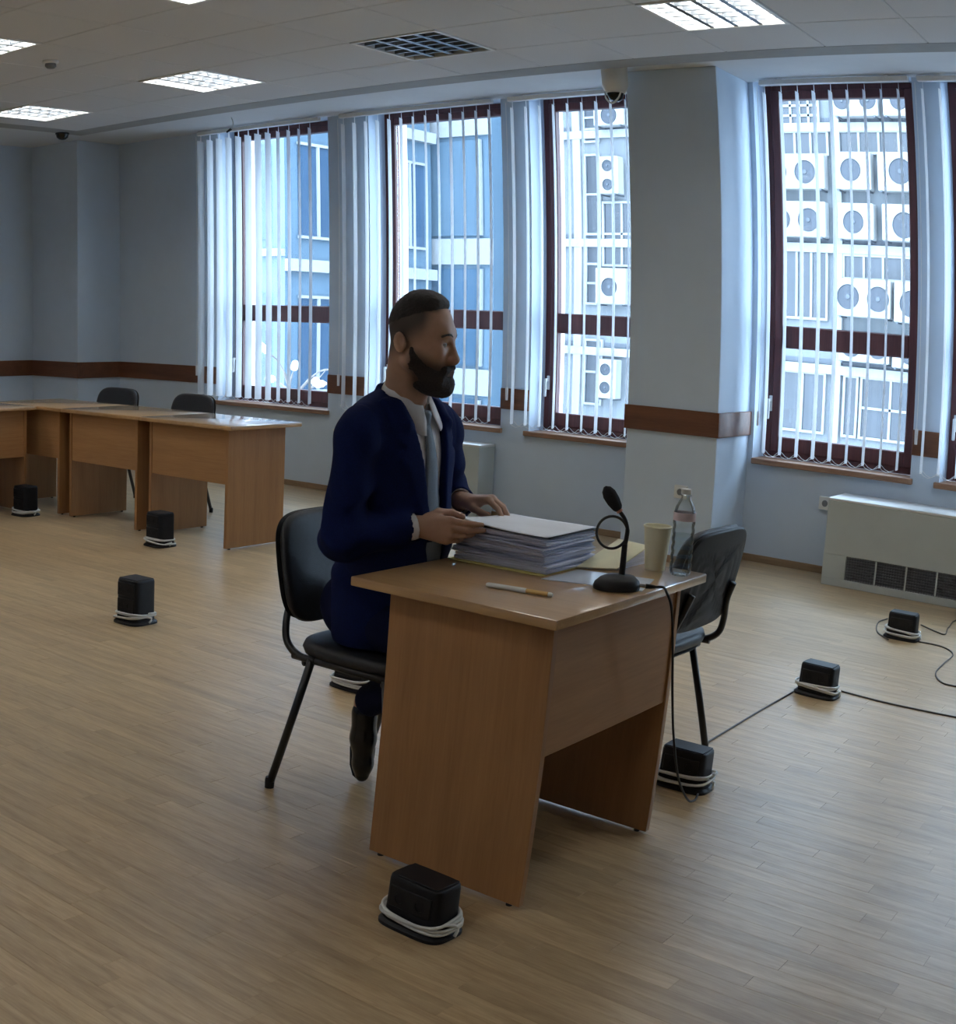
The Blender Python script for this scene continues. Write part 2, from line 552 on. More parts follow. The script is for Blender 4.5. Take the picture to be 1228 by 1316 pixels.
# ----------------------------------------------------------------------------
# walls
# ----------------------------------------------------------------------------
mb = MB()
IN_Y = FRAME_Y + 0.06
xs = [ROOM_X0 - 0.3] + [v for o_ in OPENINGS for v in o_] + [ROOM_X1 + 0.3]
for i in range(0, len(xs), 2):
    mb.box((xs[i], WALL_Y, -0.12), (xs[i + 1], IN_Y, SOF_Z + 0.2))
    mb.box((xs[i] + (0.04 if i else 0), IN_Y, -0.12), (xs[i + 1] - 0.04, OUT_Y, SOF_Z + 0.2), mat=1)
for x0, x1 in OPENINGS:
    mb.box((x0, WALL_Y, -0.12), (x1, IN_Y, SILL_Z - 0.035))
    mb.box((x0, WALL_Y, HEAD_Z + 0.005), (x1, IN_Y, SOF_Z + 0.2))
    mb.box((x0 - 0.04, IN_Y, -0.12), (x1 + 0.04, OUT_Y, SILL_Z - 0.035), mat=1)
    mb.box((x0 - 0.04, IN_Y, HEAD_Z + 0.005), (x1 + 0.04, OUT_Y, SOF_Z + 0.2), mat=1)
tag(mb.build('wall_window', [M['wall'], M['outer_wall']]), kind='structure')
for nm, lo_, hi_ in (('wall_left', (ROOM_X0 - 0.3, ROOM_Y0 - 0.3, -0.12), (ROOM_X0, WALL_Y, SOF_Z + 0.2)),
                     ('wall_right', (ROOM_X1, ROOM_Y0 - 0.3, -0.12), (ROOM_X1 + 0.3, WALL_Y, SOF_Z + 0.2)),
                     ('wall_back', (ROOM_X0, ROOM_Y0 - 0.3, -0.12), (ROOM_X1, ROOM_Y0, SOF_Z + 0.2))):
    mb = MB(); mb.box(lo_, hi_); tag(mb.build(nm, M['wall']), kind='structure')
CX0, CX1, CY = -3.85, -3.195, 7.42
mb = MB(); mb.box((CX0, CY, 0), (CX1, WALL_Y, SOF_Z), 0.004, 1); tag(mb.build('wall_column', M['wall']), kind='structure')
KX1, KY = -9.55, 7.45
mb = MB(); mb.box((ROOM_X0, KY, 0), (KX1, WALL_Y, SOF_Z), 0.004, 1); tag(mb.build('wall_corner_column', M['wall']), kind='structure')

# brown wooden rail boards on the walls and columns
BZ0, BZ1, BT = 0.795, 0.945, 0.016
n_trim = [0]


def rail_board(lo_, hi_):
    n_trim[0] += 1
    mb = MB(); mb.box((*lo_, BZ0), (*hi_, BZ1), 0.003, 1)
    tag(mb.build('trim_%d' % n_trim[0], M['band']), kind='structure')


rail_board((KX1 + BT, WALL_Y - BT), (-8.19, WALL_Y))
rail_board((-6.90, WALL_Y - BT), (-6.47, WALL_Y))
rail_board((-5.20, WALL_Y - BT), (-4.95, WALL_Y))
rail_board((CX0 - BT, CY - BT), (CX1 + BT, CY))
rail_board((CX1, CY), (CX1 + BT, WALL_Y))
rail_board((CX0 - BT, CY), (CX0, WALL_Y - 0.07))
rail_board((-2.03, WALL_Y - BT), (-1.83, WALL_Y))
rail_board((ROOM_X0 + BT, KY - BT), (KX1 + BT, KY))
rail_board((KX1, KY), (KX1 + BT, WALL_Y))
rail_board((ROOM_X0, 2.0), (ROOM_X0 + BT, KY))
# skirting
mb = MB()
mb.box((KX1, WALL_Y - 0.015, 0), (CX0, WALL_Y, 0.045), 0.003, 1)
mb.box((CX1, WALL_Y - 0.015, 0), (-0.6, WALL_Y, 0.045), 0.003, 1)
tag(mb.build('baseboard_window', M['skirt']), kind='structure')
mb = MB(); mb.box((CX0 - 0.012, CY - 0.012, 0), (CX1 + 0.012, CY, 0.045), 0.003, 1); mb.box((CX1, CY, 0), (CX1 + 0.012, WALL_Y - 0.015, 0.045), 0.003, 1)
tag(mb.build('baseboard_column', M['skirt']), kind='structure')

# ----------------------------------------------------------------------------
# windows
# ----------------------------------------------------------------------------
ST = 0.058
for n, (x0, x1) in enumerate(OPENINGS, 1):
    z0, z1 = SILL_Z, HEAD_Z
    ya, yb = FRAME_Y, FRAME_Y + 0.06
    mb = MB()
    mb.box((x0, ya, z0), (x0 + ST, yb, z1), 0.004, 1); mb.box((x1 - ST, ya, z0), (x1, yb, z1), 0.004, 1)
    mb.box((x0 + ST, ya, z1 - 0.045), (x1 - ST, yb, z1), 0.004, 1); mb.box((x0 + ST, ya, z0), (x1 - ST, yb, z0 + 0.05), 0.004, 1)
    w = tag(mb.build('window_%d' % n, M['mahogany']), kind='structure')
    sa, sb = ya - 0.012, yb - 0.008
    mb = MB()                                       # opening sash
    s = 0.05
    mb.box((x0 + ST - 0.01, sa, z0 + 0.04), (x0 + ST + s, sb, z1 - 0.035), 0.006, 1); mb.box((x1 - ST - s, sa, z0 + 0.04), (x1 - ST + 0.01, sb, z1 - 0.035), 0.006, 1)
    mb.box((x0 + ST + s, sa, z1 - 0.095), (x1 - ST - s, sb, z1 - 0.035), 0.006, 1); mb.box((x0 + ST + s, sa, z0 + 0.04), (x1 - ST - s, sb, z0 + 0.135), 0.006, 1)
    mb.build('sash', M['mahogany'], w)
    mb = MB(); mb.box((x0 + ST + s, sa, 1.358), (x1 - ST - s, sb, 1.50), 0.008, 1); mb.build('transom', M['mahogany'], w)
    for za, zb in ((z0 + 0.135, 1.358), (1.50, z1 - 0.095)):
        mb = MB(); mb.box((x0 + ST + s, ya + 0.02, za), (x1 - ST - s, ya + 0.026, zb)); mb.build('pane', M['glass'], w)
    mb = MB()
    hx, hz = x0 + ST * 0.75, 1.0
    mb.box((hx - 0.012, sa - 0.012, hz - 0.05), (hx + 0.012, sa, hz + 0.05), 0.004, 2)
    mb.box((hx - 0.008, sa - 0.05, hz + 0.012), (hx + 0.008, sa - 0.01, hz + 0.03), 0.004, 2)
    mb.box((hx - 0.010, sa - 0.058, hz - 0.10), (hx + 0.010, sa - 0.042, hz + 0.03), 0.006, 2)
    tag(mb.build('handle', M['white_metal'], w, 40), 'white window handle')
    mb = MB(); mb.box((x0 - 0.03 if n not in (4,) else x0 + 0.005, WALL_Y - 0.035, z0 - 0.035), (x1 + 0.02, WALL_Y, z0), 0.004, 1)
    mb.box((x0 + 0.001, WALL_Y, z0 - 0.034), (x1 - 0.001, ya, z0 - 0.0005))
    mb.build('sill', M['sill'], w)

# vertical blinds, slats turned almost edge-on
BL_Y, SLW = 7.885, 0.10
BLINDS = [
    (-8.36, -6.92, 'white vertical blind bunched wide open on the window nearest the corner column', lambda i, n: 12 if i < 8 else 27),
    (-6.70, -5.22, 'white vertical blind on the window directly behind the seated man', lambda i, n: 24),
    (-5.08, -3.93, 'white vertical blind on the window partly hidden by the column', lambda i, n: 18),
    (-3.08, -2.03, 'white vertical blind on the window above the right fan coil, beside the column', lambda i, n: 6),
    (-1.97, -0.72, 'white vertical blind beyond the narrow pier with the shortest brown rail board', lambda i, n: 5),
]
slat_me = None
for bi, (x0, x1, lab, ang) in enumerate(BLINDS):
    root = empty('vertical_blind', ((x0 + x1) / 2, BL_Y, SILL_Z))
    tag(root, lab, 'blind', 'vertical blinds along the window wall')
    ox = (x0 + x1) / 2
    mb = MB(); mb.box((x0 - ox, -0.02, 3.003 - SILL_Z), (x1 - ox, 0.02, 3.036 - SILL_Z), 0.004, 1); mb.build('headrail', M['rail'], root)
    for xx in (x0 + 0.15, x1 - 0.15):
        mb = MB(); mb.box((xx - ox - 0.012, -0.016, 3.034 - SILL_Z), (xx - ox + 0.012, WALL_Y - BL_Y, 3.0425 - SILL_Z)); mb.build('bracket', M['rail'], root)
    ns = int((x1 - x0) / 0.118) + 1
    r2 = random.Random(bi + 3)
    pts = []
    for i in range(ns):
        sx = x0 + 0.03 + i * 0.118 - ox
        if sx > x1 - ox: break
        if slat_me is None:
            mb = MB(); H = 3.003 - 0.70
            for k in range(6):                       # slightly cupped slat
                a, b = -SLW / 2 + SLW * k / 6, -SLW / 2 + SLW * (k + 1) / 6
                fa, fb = 0.006 * (1 - (2 * a / SLW) ** 2), 0.006 * (1 - (2 * b / SLW) ** 2)
                mb.quad((fa, a, 0.0), (fb, b, 0.0), (fb, b, H - 0.05), (fa, a, H - 0.05))
                if k == 2: p0 = (fb, b)
            mb.quad((0.006, -0.012, H - 0.05), (0.006, 0.012, H - 0.05), (0.006, 0.006, H), (0.006, -0.006, H))
            o = mb.build('slat', M['slat'], root, 60); slat_me = o.data
        else:
            o = link('slat', slat_me, root)
        o.location = (sx, 0, 0.045)
        o.rotation_euler = (0, 0, math.radians(ang(i, ns) + r2.uniform(-3, 3)))
        pts.append(sx)
    for s in (-0.035, 0.035):
        mb = MB()
        path = [(a + (b - a) * t, s, 0.06 - 0.035 * math.sin(math.pi * t)) for a, b in zip(pts, pts[1:]) for t in (0, .25, .5, .75)]
        mb.tube(path, 0.0017, 4, False); mb.build('bottom_chain', M['rail'], root)
    mb = MB()
    wx = x0 - ox - 0.015
    mb.tube([(wx, -0.01, 2.34), (wx, -0.01, 0.30)], 0.0022, 5)
    mb.tube([(wx, -0.01, 0.30), (wx, -0.01, 0.21)], [0.012, 0.010], 8)
    mb.build('pull_cord', M['rail'], root)

# ----------------------------------------------------------------------------
# ceiling lamps
# ----------------------------------------------------------------------------
def lamp_meshes():
    d = {}
    S = T / 2 - 0.004
    mb = MB()                                        # white frame and tray
    f = 0.022
    for lo_, hi_ in (((-S, -S), (S, -S + f)), ((-S, S - f), (S, S)), ((-S, -S + f), (-S + f, S - f)), ((S - f, -S + f), (S, S - f))):
        mb.box((*lo_, -0.006), (*hi_, 0.006), 0.002, 1)
    mb.box((-S, -S, 0.075), (S, S, 0.08))
    for lo_, hi_ in (((-S, -S), (S, -S + 0.004)), ((-S, S - 0.004), (S, S)), ((-S, -S), (-S + 0.004, S)), ((S - 0.004, -S), (S, S))):
        mb.box((*lo_, 0.006), (*hi_, 0.075))
    d['frame'] = mb
    q = (2 * S - 2 * f) / 4
    d['tubes'] = []
    d['blades'] = []
    for i in range(4):
        cx = -S + f + q * (i + 0.5)
        mb = MB(); mb.tube([(cx, -S + f + 0.01, 0.045), (cx, S - f - 0.01, 0.045)], 0.0135, 12); d['tubes'].append(mb)
    for i in range(1, 4):                            # V-shaped long reflector between two tubes
        cx = -S + f + q * i
        mb = MB(); mb.prism([(cx - 0.014, 0.0), (cx + 0.014, 0.0), (cx + 0.003, 0.05), (cx - 0.003, 0.05)], -S + f, S - f, 'y'); d['blades'].append(mb)
    for i in range(1, 6):
        cy = -S + f + (2 * S - 2 * f) * i / 6
        mb = MB(); mb.prism([(cy - 0.006, 0.0), (cy + 0.006, 0.0), (cy + 0.001, 0.028), (cy - 0.001, 0.028)], -S + f, S - f, 'x'); d['blades'].append(mb)
    return d


d = lamp_meshes()
proto = empty('ceiling_lamp')
d['frame'].build('frame', M['white_metal'], proto)
for mb in d['tubes']: mb.build('lamp_tube', M['tube_on'], proto)
for mb in d['blades']: mb.build('louvre_blade', M['louvre'], proto)
first = True
LAMP_LABEL = {(0, 0): 'lit square louvre ceiling lamp over the pillar side of the row by the windows',
              (-3, 0): 'dark switched-off square louvre ceiling lamp in the row by the windows',
              (-6, 0): 'lit square louvre ceiling lamp next to the switched-off one in the row by the windows',
              (-9, 0): 'lit square louvre ceiling lamp nearest the small black dome in the window row',
              (-6, -3): 'lit square louvre ceiling lamp next to the smoke detector, in the second row',
              (-3, -3): 'lit square louvre ceiling lamp in the second row behind the switched-off one'}
for (k, j), lit in sorted(LAMPS.items(), key=lambda t: -t[0][1]):
    r = proto if first else copy_tree(proto)
    first = False
    r.location = (GX + (k + 0.5) * T, GY + (j + 0.5) * T, CEIL_Z)
    if not lit:
        for ch in r.children:
            if ch.name.startswith('lamp_tube'):
                ch.data = ch.data.copy(); ch.data.materials[0] = M['tube_off']
    tag(r, LAMP_LABEL.get((k, j), ('lit' if lit else 'switched-off') + ' square louvre ceiling lamp further into the room'), 'ceiling lamp', 'square ceiling lamps')

# smoke detector, dome cameras, cable stub
p = at_z(65, 78, CEIL_Z)
r = empty('smoke_detector', p); tag(r, 'small white round smoke detector on a ceiling tile', 'smoke detector')
mb = MB(); mb.lathe([(0, 0), (0.05, 0), (0.052, -0.012), (0.045, -0.02), (0, -0.02)], 24); mb.build('base', M['white_metal'], r, 40)
mb = MB(); mb.lathe([(0, -0.02), (0.034, -0.02), (0.036, -0.038), (0.024, -0.05), (0, -0.052)], 24); mb.build('sensor_head', M['grille'], r, 40)

p = (-3.835, 7.235, SOF_Z)
r = empty('dome_camera', p); tag(r, 'white dome surveillance camera with dark lens below the ceiling beside the column', 'camera')
mb = MB(); mb.lathe([(0, 0), (0.085, 0), (0.088, -0.02), (0.086, -0.12), (0.075, -0.15), (0.062, -0.165), (0, -0.165)], 32); mb.build('housing', M['white_metal'], r, 40)
mb = MB(); mb.lathe([(0.056, -0.165), (0.054, -0.185), (0.044, -0.208), (0.026, -0.222), (0, -0.228)], 32); mb.build('dome', M['dark_glass'], r, 60)
mb = MB(); mb.lathe([(0.064, -0.158), (0.066, -0.172), (0.058, -0.174), (0.057, -0.166)], 32); mb.build('trim_ring', M['white_metal'], r, 40)
mb = MB(); mb.tube(catmull([(0.058, -0.03, -0.166), (0.045, -0.045, -0.21), (0.0, -0.05, -0.243), (-0.045, -0.045, -0.21), (-0.058, -0.03, -0.166)], 6), 0.006, 8); mb.build('guard_hoop', M['white_metal'], r, 60)
p = at_z(80, 171, CEIL_Z)
r = empty('dome_camera', (p[0], p[1], CEIL_Z)); tag(r, 'small black dome camera on the ceiling trim in the room corner', 'camera')
mb = MB(); mb.lathe([(0, 0), (0.06, 0), (0.062, -0.012), (0, -0.012)], 24); mb.build('base', M['black_plastic'], r, 40)
mb = MB(); mb.lathe([(0.056, -0.012), (0.05, -0.04), (0.03, -0.058), (0, -0.064)], 24); mb.build('dome', M['dark_glass'], r, 60)
a = np.array(at_y(297, 146, 7.5)); a[2] = SOF_Z
r = empty('cable_stub', a); tag(r, 'thin white cable with a black plug hanging from the soffit', 'cable')
mb = MB(); mb.tube(catmull([(0, 0, 0), (0.02, 0, -0.04), (0.015, 0, -0.08), (-0.01, 0, -0.10)], 5), 0.004, 6); mb.build('wire', M['white_cable'], r)
mb = MB(); mb.tube([(-0.005, 0, -0.097), (-0.055, 0, -0.118)], [0.011, 0.008], 8); mb.build('plug', M['black_plastic'], r)

# ----------------------------------------------------------------------------
# fan coils, sockets
# ----------------------------------------------------------------------------
def fan_coil(x0, x1, yf, h, lab):
    r = empty('fan_coil', ((x0 + x1) / 2, (yf + WALL_Y) / 2, 0)); tag(r, lab, 'heater', 'fan coil units under the windows')
    hx, hy = (x1 - x0) / 2, (WALL_Y - 0.016 - yf) / 2
    gz0, gz1 = 0.045, 0.185
    ga, gb = -hx + 0.155, hx - 0.155
    mb = MB()                                       # body with a slot for the grilles
    mb.box((-hx, -hy, 0.0), (hx, hy, gz0), 0.003, 1); mb.box((-hx, -hy, gz1), (hx, hy, h - 0.016), 0.003, 1)
    mb.box((-hx, -hy, gz0), (ga, hy, gz1)); mb.box((gb, -hy, gz0), (hx, hy, gz1)); mb.box((ga, -hy + 0.05, gz0), (gb, hy, gz1), mat=1)
    mb.build('casing', [M['cream'], M['grille']], r, 30)
    mb = MB(); mb.box((-hx - 0.003, -hy - 0.003, h - 0.016), (hx + 0.003, hy, h), 0.005, 2); mb.build('top_cover', M['white_metal'], r, 40)
    n = max(2, int(round((gb - ga) / 0.213)))
    w = (gb - ga) / n
    for i in range(n):
        a, b = ga + i * w, ga + (i + 1) * w
        mb = MB()
        for k in range(9):
            z = gz0 + 0.006 + (gz1 - gz0 - 0.012) * k / 8
            mb.box((a + 0.006, -hy + 0.004, z - 0.002), (b - 0.006, -hy + 0.03, z + 0.002), rot=None)
        for k in range(12):
            x = a + 0.006 + (w - 0.012) * k / 11
            mb.box((x - 0.0012, -hy + 0.006, gz0), (x + 0.0012, -hy + 0.02, gz1))
        mb.build('grille', M['grille'], r)
    for i in range(1, n):
        mb = MB(); mb.box((ga + i * w - 0.005, -hy + 0.001, gz0), (ga + i * w + 0.005, -hy + 0.03, gz1)); mb.build('grille_post', M['cream'], r)
    return r


fan_coil(-2.47, -0.93, 7.60, 0.515, 'long pale fan coil unit with a low grille of four dark squares on show')
fan_coil(-6.65, -5.235, 7.74, 0.535, 'pale fan coil unit standing behind the seated man')


def socket(p, lab, axis):
    r = empty('wall_socket', p); tag(r, lab, 'socket')
    mb = MB()
    mb.box((-0.045, -0.03, -0.04), (0.045, 0.0, 0.04), 0.006, 2); mb.build('plate', M['white_metal'], r, 40)
    mb = MB(); mb.lathe([(0, 0.0), (0.02, 0.0), (0.02, 0.006), (0, 0.006)], 16, (0, -0.0362, 0), axis=(0, 1, 0)); mb.build('outlet', M['grille'], r)


socket((-2.60, WALL_Y, 0.435), 'pale wall socket next to the end of the long fan coil', 'y')
socket((-3.42, CY, 0.445), 'small pale socket on the front of the column', 'y')


# ----------------------------------------------------------------------------
# desks
# ----------------------------------------------------------------------------
def make_desk(length, z_top=0.75, off=0.0):
    """local x = length, local -y = the side of the front panel"""
    root = empty('desk')
    hl = length / 2
    th = 0.025
    mb = MB(); mb.box((-hl, -0.314, z_top - th), (hl, 0.314, z_top), 0.004, 2)
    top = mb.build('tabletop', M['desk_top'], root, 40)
    a, b = -hl + 0.057 - off, hl - 0.057 - off - (0.034 if off else 0)
    if off: a, b = -hl + 0.057, hl - 0.091
    for x0 in (a, b - 0.022):
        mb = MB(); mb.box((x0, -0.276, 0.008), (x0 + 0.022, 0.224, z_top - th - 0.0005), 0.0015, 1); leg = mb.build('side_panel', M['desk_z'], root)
        for yy in (-0.24, 0.19):
            mb = MB(); mb.lathe([(0, 0.0), (0.009, 0.0), (0.009, 0.008), (0, 0.008)], 10, (x0 + 0.011, yy, 0)); mb.build('glide', M['black_plastic'], leg)
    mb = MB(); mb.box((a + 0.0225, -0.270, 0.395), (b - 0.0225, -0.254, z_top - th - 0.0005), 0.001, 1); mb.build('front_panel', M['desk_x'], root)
    return root


r = make_desk(0.86, 0.75, 0.017)
r.location = (-1.766, 2.945, 0); r.rotation_euler = (0, 0, math.pi / 2)
tag(r, 'small wood-veneer desk with papers and a microphone, in front of the seated man', 'desk', 'wood-veneer desks')
row = make_desk(0.83)
row.location = (-5.80, 5.66, 0)
tag(row, 'wood-veneer desk at the open end of the long desk row by the windows', 'desk', 'wood-veneer desks')
for loc, rz, lab in (((-6.632, 5.66, 0), 0, 'middle wood-veneer desk of the row, between two desks of the same kind'),
                     ((-7.464, 5.66, 0), 0, 'wood-veneer desk in the inner corner of the desk arrangement'),
                     ((-7.615, 4.915, 0), math.pi / 2, 'wood-veneer desk standing at right angles to the row, next to the corner')):
    q = copy_tree(row); q.location = loc; q.rotation_euler = (0, 0, rz); q['label'] = lab


# ----------------------------------------------------------------------------
# stacking chairs: black padded seat and back on a tube frame, faces local +x
# ----------------------------------------------------------------------------
def squircle(mb, frame, a, b, thick, nr=8, nt=48, e=0.55, dome=0.6, ridge=None, mat=0):
    """padded squircle; frame(u, v, t) -> point, u,v in the plane, t through the thickness"""
    def ring(r, side):
        out = []
        for k in range(nt):
            t = 2 * math.pi * k / nt
            c_, s_ = math.cos(t), math.sin(t)
            u = a * r * math.copysign(abs(c_) ** e, c_); v = b * r * math.copysign(abs(s_) ** e, s_)
            z = side * thick / 2 * ((1 - r ** 5) ** 0.5 * dome + (1 - dome) * (1 if r < 1 else 0))
            if ridge: z += ridge(u, v, side, r)
            out.append(mb.bm.verts.new(frame(u, v, z)))
        return out
    rs = [0.001] + [(i / nr) ** 0.8 for i in range(1, nr)] + [0.97]
    top = [ring(r, 1) for r in rs]; bot = [ring(r, -1) for r in rs]; rim = ring(1.0, 0)
    seq = top + [rim] + bot[::-1]
    for p, q in zip(seq, seq[1:]):
        for k in range(nt):
            f = mb.bm.faces.new((p[k], p[(k + 1) % nt], q[(k + 1) % nt], q[k])); f.material_index = mat
    mb.bm.faces.new(seq[0][::-1]); mb.bm.faces.new(seq[-1])


def make_chair():
    root = empty('stacking_chair')
    mb = MB()
    squircle(mb, lambda u, v, t: Vector((u, v, 0.452 + t - 0.012 * max(0, u / 0.21) ** 3)), 0.215, 0.235, 0.056)
    mb.build('seat', M['black_fabric'], root, 180)
    mb = MB(); squircle(mb, lambda u, v, t: Vector((u, v, 0.419 + t)), 0.198, 0.215, 0.012, dome=0.2); mb.build('seat_shell', M['black_plastic'], root, 60)

    def back(u, v, t):                               # u up, v sideways, t to the front
        x = -0.258 - 0.22 * u + 0.30 * v * v + t
        return Vector((x, 1.04 * v * (1 - 0.25 * max(0.0, u)), 0.668 + u * 0.97))
    mb = MB(); squircle(mb, lambda u, v, t: back(u, v, t + 0.008), 0.168, 0.222, 0.036, e=0.45); mb.build('backrest', M['black_fabric'], root, 180)
    mb = MB()
    squircle(mb, lambda u, v, t: back(u, v, t - 0.019), 0.164, 0.218, 0.016, nr=14, nt=96, e=0.45, dome=0.25,
             ridge=lambda u, v, s, r: (-0.0025 * math.cos(v * 2 * math.pi / 0.022) * (1 if r < 0.93 and u < 0.09 else 0)) if s < 0 else 0)
    mb.build('back_shell', M['black_plastic'], root, 60)
    for s in (-1, 1):
        mb = MB()
        mb.tube(catmull([(-0.10, s * 0.218, 0.424), (-0.17, s * 0.218, 0.427), (-0.222, s * 0.214, 0.458), (-0.243, s * 0.20, 0.51), (-0.262, s * 0.165, 0.58), (-0.285, s * 0.155, 0.64)], 6), 0.0115, 10)
        mb.build('back_tube', M['black_metal'], root, 180)
        mb = MB(); mb.tube([(-0.19, s * 0.218, 0.424), (0.175, s * 0.218, 0.424)], 0.0115, 10); mb.build('seat_tube', M['black_metal'], root, 180)
        for nm, pts in (('leg', [(-0.115, s * 0.222, 0.424), (-0.238, s * 0.236, 0.012)]), ('leg', [(0.165, s * 0.222, 0.424), (0.232, s * 0.236, 0.012)])):
            mb = MB(); mb.tube(pts, 0.0125, 12); leg = mb.build(nm, M['black_metal'], root, 180)
            p = Vector(pts[1]); mb = MB(); mb.lathe([(0, -0.012), (0.0145, -0.012), (0.0155, 0.012), (0.0135, 0.022), (0.0, 0.022)], 12, p); mb.build('foot_cap', M['black_plastic'], leg, 60)
    for x in (-0.15, 0.15):
        mb = MB(); mb.tube([(x, -0.215, 0.408), (x, 0.215, 0.408)], 0.010, 10); mb.build('cross_tube', M['black_metal'], root, 180)
    return root


chair = make_chair()
chair.location = (-2.275, 2.955, 0)
tag(chair, 'black padded tube-frame chair the man in the suit sits on', 'chair', 'black stacking chairs')
for loc, rz, lab in (((-1.86, 3.735, 0), math.pi - 0.03, 'black tube-frame chair with its ribbed back showing, past the papers desk'),
                     ((-7.67, 6.125, 0), -math.pi / 2 + 0.04, 'black padded chair behind the corner desk, only the top of its back showing above it'),
                     ((-6.83, 6.125, 0), -math.pi / 2 - 0.03, 'black padded chair behind the middle desk of the row'),
                     ((-7.78, 4.915, 0), 0.0, 'black tube-frame chair pushed under the desk at right angles to the row')):
    q = copy_tree(chair); q.location = loc; q.rotation_euler = (0, 0, rz); q['label'] = lab


# ----------------------------------------------------------------------------
# floor boxes with cable wound round them, and the cables between them
# ----------------------------------------------------------------------------
def floor_box(lx, ly, h, tall, seed):
    rr = random.Random(seed)
    root = empty('floor_box')
    a, b = lx / 2, ly / 2
    mb = MB()
    n = 40

    def loop(sx, sy, z, e=0.35):
        return [mb.bm.verts.new((sx * math.copysign(abs(math.cos(t)) ** e, math.cos(t)), sy * math.copysign(abs(math.sin(t)) ** e, math.sin(t)), z))
                for t in [2 * math.pi * (k + .5) / n for k in range(n)]]
    ls = [loop(a * 1.02, b * 1.02, 0.012), loop(a * 1.02, b * 1.02, 0.03), loop(a, b, 0.05), loop(a * 0.985, b * 0.98, h - 0.012), loop(a * 0.965, b * 0.95, h - 0.003), loop(a * 0.93, b * 0.90, h)]
    for p, q in zip(ls, ls[1:]):
        for k in range(n): mb.bm.faces.new((p[k], p[(k + 1) % n], q[(k + 1) % n], q[k]))
    mb.bm.faces.new(ls[0][::-1]); mb.bm.faces.new(ls[-1])
    mb.build('body', M['box_black'], root, 35)
    mb = MB()
    ls = [loop(a * 1.22, b * 1.3, 0.0, .5), loop(a * 1.22, b * 1.3, 0.008, .5), loop(a * 1.12, b * 1.15, 0.016, .5)]
    for p, q in zip(ls, ls[1:]):
        for k in range(n): mb.bm.faces.new((p[k], p[(k + 1) % n], q[(k + 1) % n], q[k]))
    mb.bm.faces.new(ls[0][::-1]); mb.bm.faces.new(ls[-1])
    mb.build('base_plate', M['box_black'], root, 35)
    mb = MB(); mb.box((-a * 0.86, -b * 0.80, h), (a * 0.86, b * 0.80, h + 0.003), 0.0012, 1); mb.build('lid', M['box_black'], root, 40)
    zs = (0.42, 0.78) if tall else (0.62,)
    for z in zs:
        hz = (0.30 if tall else 0.42) * h / 2
        mb = MB(); mb.box((-a * 0.78, -b * 1.0 - 0.002, z * h - hz), (a * 0.78, -b * 0.9, z * h + hz), 0.002, 1)
        pl = mb.build('socket_plate', M['black_plastic'], root, 40)
        for s in (-0.38, 0.38):
            mb = MB(); mb.lathe([(0.0, 0), (0.015, 0), (0.017, 0.002), (0.013, 0.002), (0.012, -0.004), (0, -0.004)], 16, (a * s, -b - 0.0022, z * h), axis=(0, -1, 0)); mb.build('outlet', M['box_black'], pl, 40)
    path = []
    turns = 4
    for k in range(turns * 28):
        t = 2 * math.pi * k / 28
        e = 0.62
        wob = 1 + 0.03 * math.sin(3 * t * 0.37 + seed) + rr.uniform(-.008, .008)
        ph = (k / 28 / turns)
        rad = 1.14 + 0.07 * math.sin(ph * 9 + seed) + 0.03 * ph
        z = 0.024 + 0.026 * (0.5 + 0.5 * math.sin(ph * 14 + seed)) + 0.008 * math.sin(t + seed)
        path.append((a * rad * wob * math.copysign(abs(math.cos(t)) ** e, math.cos(t)), b * (rad + 0.06) * wob * math.copysign(abs(math.sin(t)) ** e, math.sin(t)), z))
    path += [(a * 1.25, b * 0.3, 0.03), (a * 1.3, b * 0.0, 0.012)]
    mb = MB(); mb.tube(catmull(path, 2), 0.0045, 6); tag(mb.build('cable_coil', M['white_cable'], root, 180), 'white cable wound around the base')
    return root


FB = [((-1.615, 2.325), 0, 'low black floor box with white cable coil, beside the papers desk side panel'),
      ((-1.595, 3.735), 0, 'low black floor box with white cable coil, by the chair with the ribbed back'),
      ((-1.625, 5.16), 0, 'low black floor box on open floor with a straight dark cable either side'),
      ((-1.620, 6.55), 0, 'low black floor box in front of the long fan coil, beside a curling cable'),
      ((-3.050, 3.76), 0, 'low black floor box behind the seated man, seen beneath his chair'),
      ((-4.385, 3.77), 1, 'tall black floor box standing alone on the open floor'),
      ((-5.800, 5.17), 1, 'tall black floor box in front of the end desk of the row'),
      ((-7.235, 5.19), 1, 'tall black floor box in front of the corner desk')]
for i, ((x, y), tall, lab) in enumerate(FB):
    r = floor_box(0.14, 0.13, 0.205, True, i * 1.7) if tall else floor_box(0.165, 0.105, 0.128, False, i * 1.7)
    r.location = (x, y, 0)
    r.rotation_euler = (0, 0, (-0.03, 0.02, -0.05, 0.03, 0.0, 0.05, -0.02, 0.1)[i])
    tag(r, lab, 'floor box', 'black floor boxes with cable coils')


def cable(name, pts, lab, rad=0.0036, m='dark_cable'):
    pts = catmull(pts, 8)
    c0 = pts[0].copy()
    mb = MB(); mb.tube([p - c0 for p in pts], rad, 8)
    o = mb.build(name, M[m], None, 180); o.location = c0
    return tag(o, lab, 'cable')


def fl(*px):
    return [tuple(at_z(x, y, 0.0038)) for x, y in px]


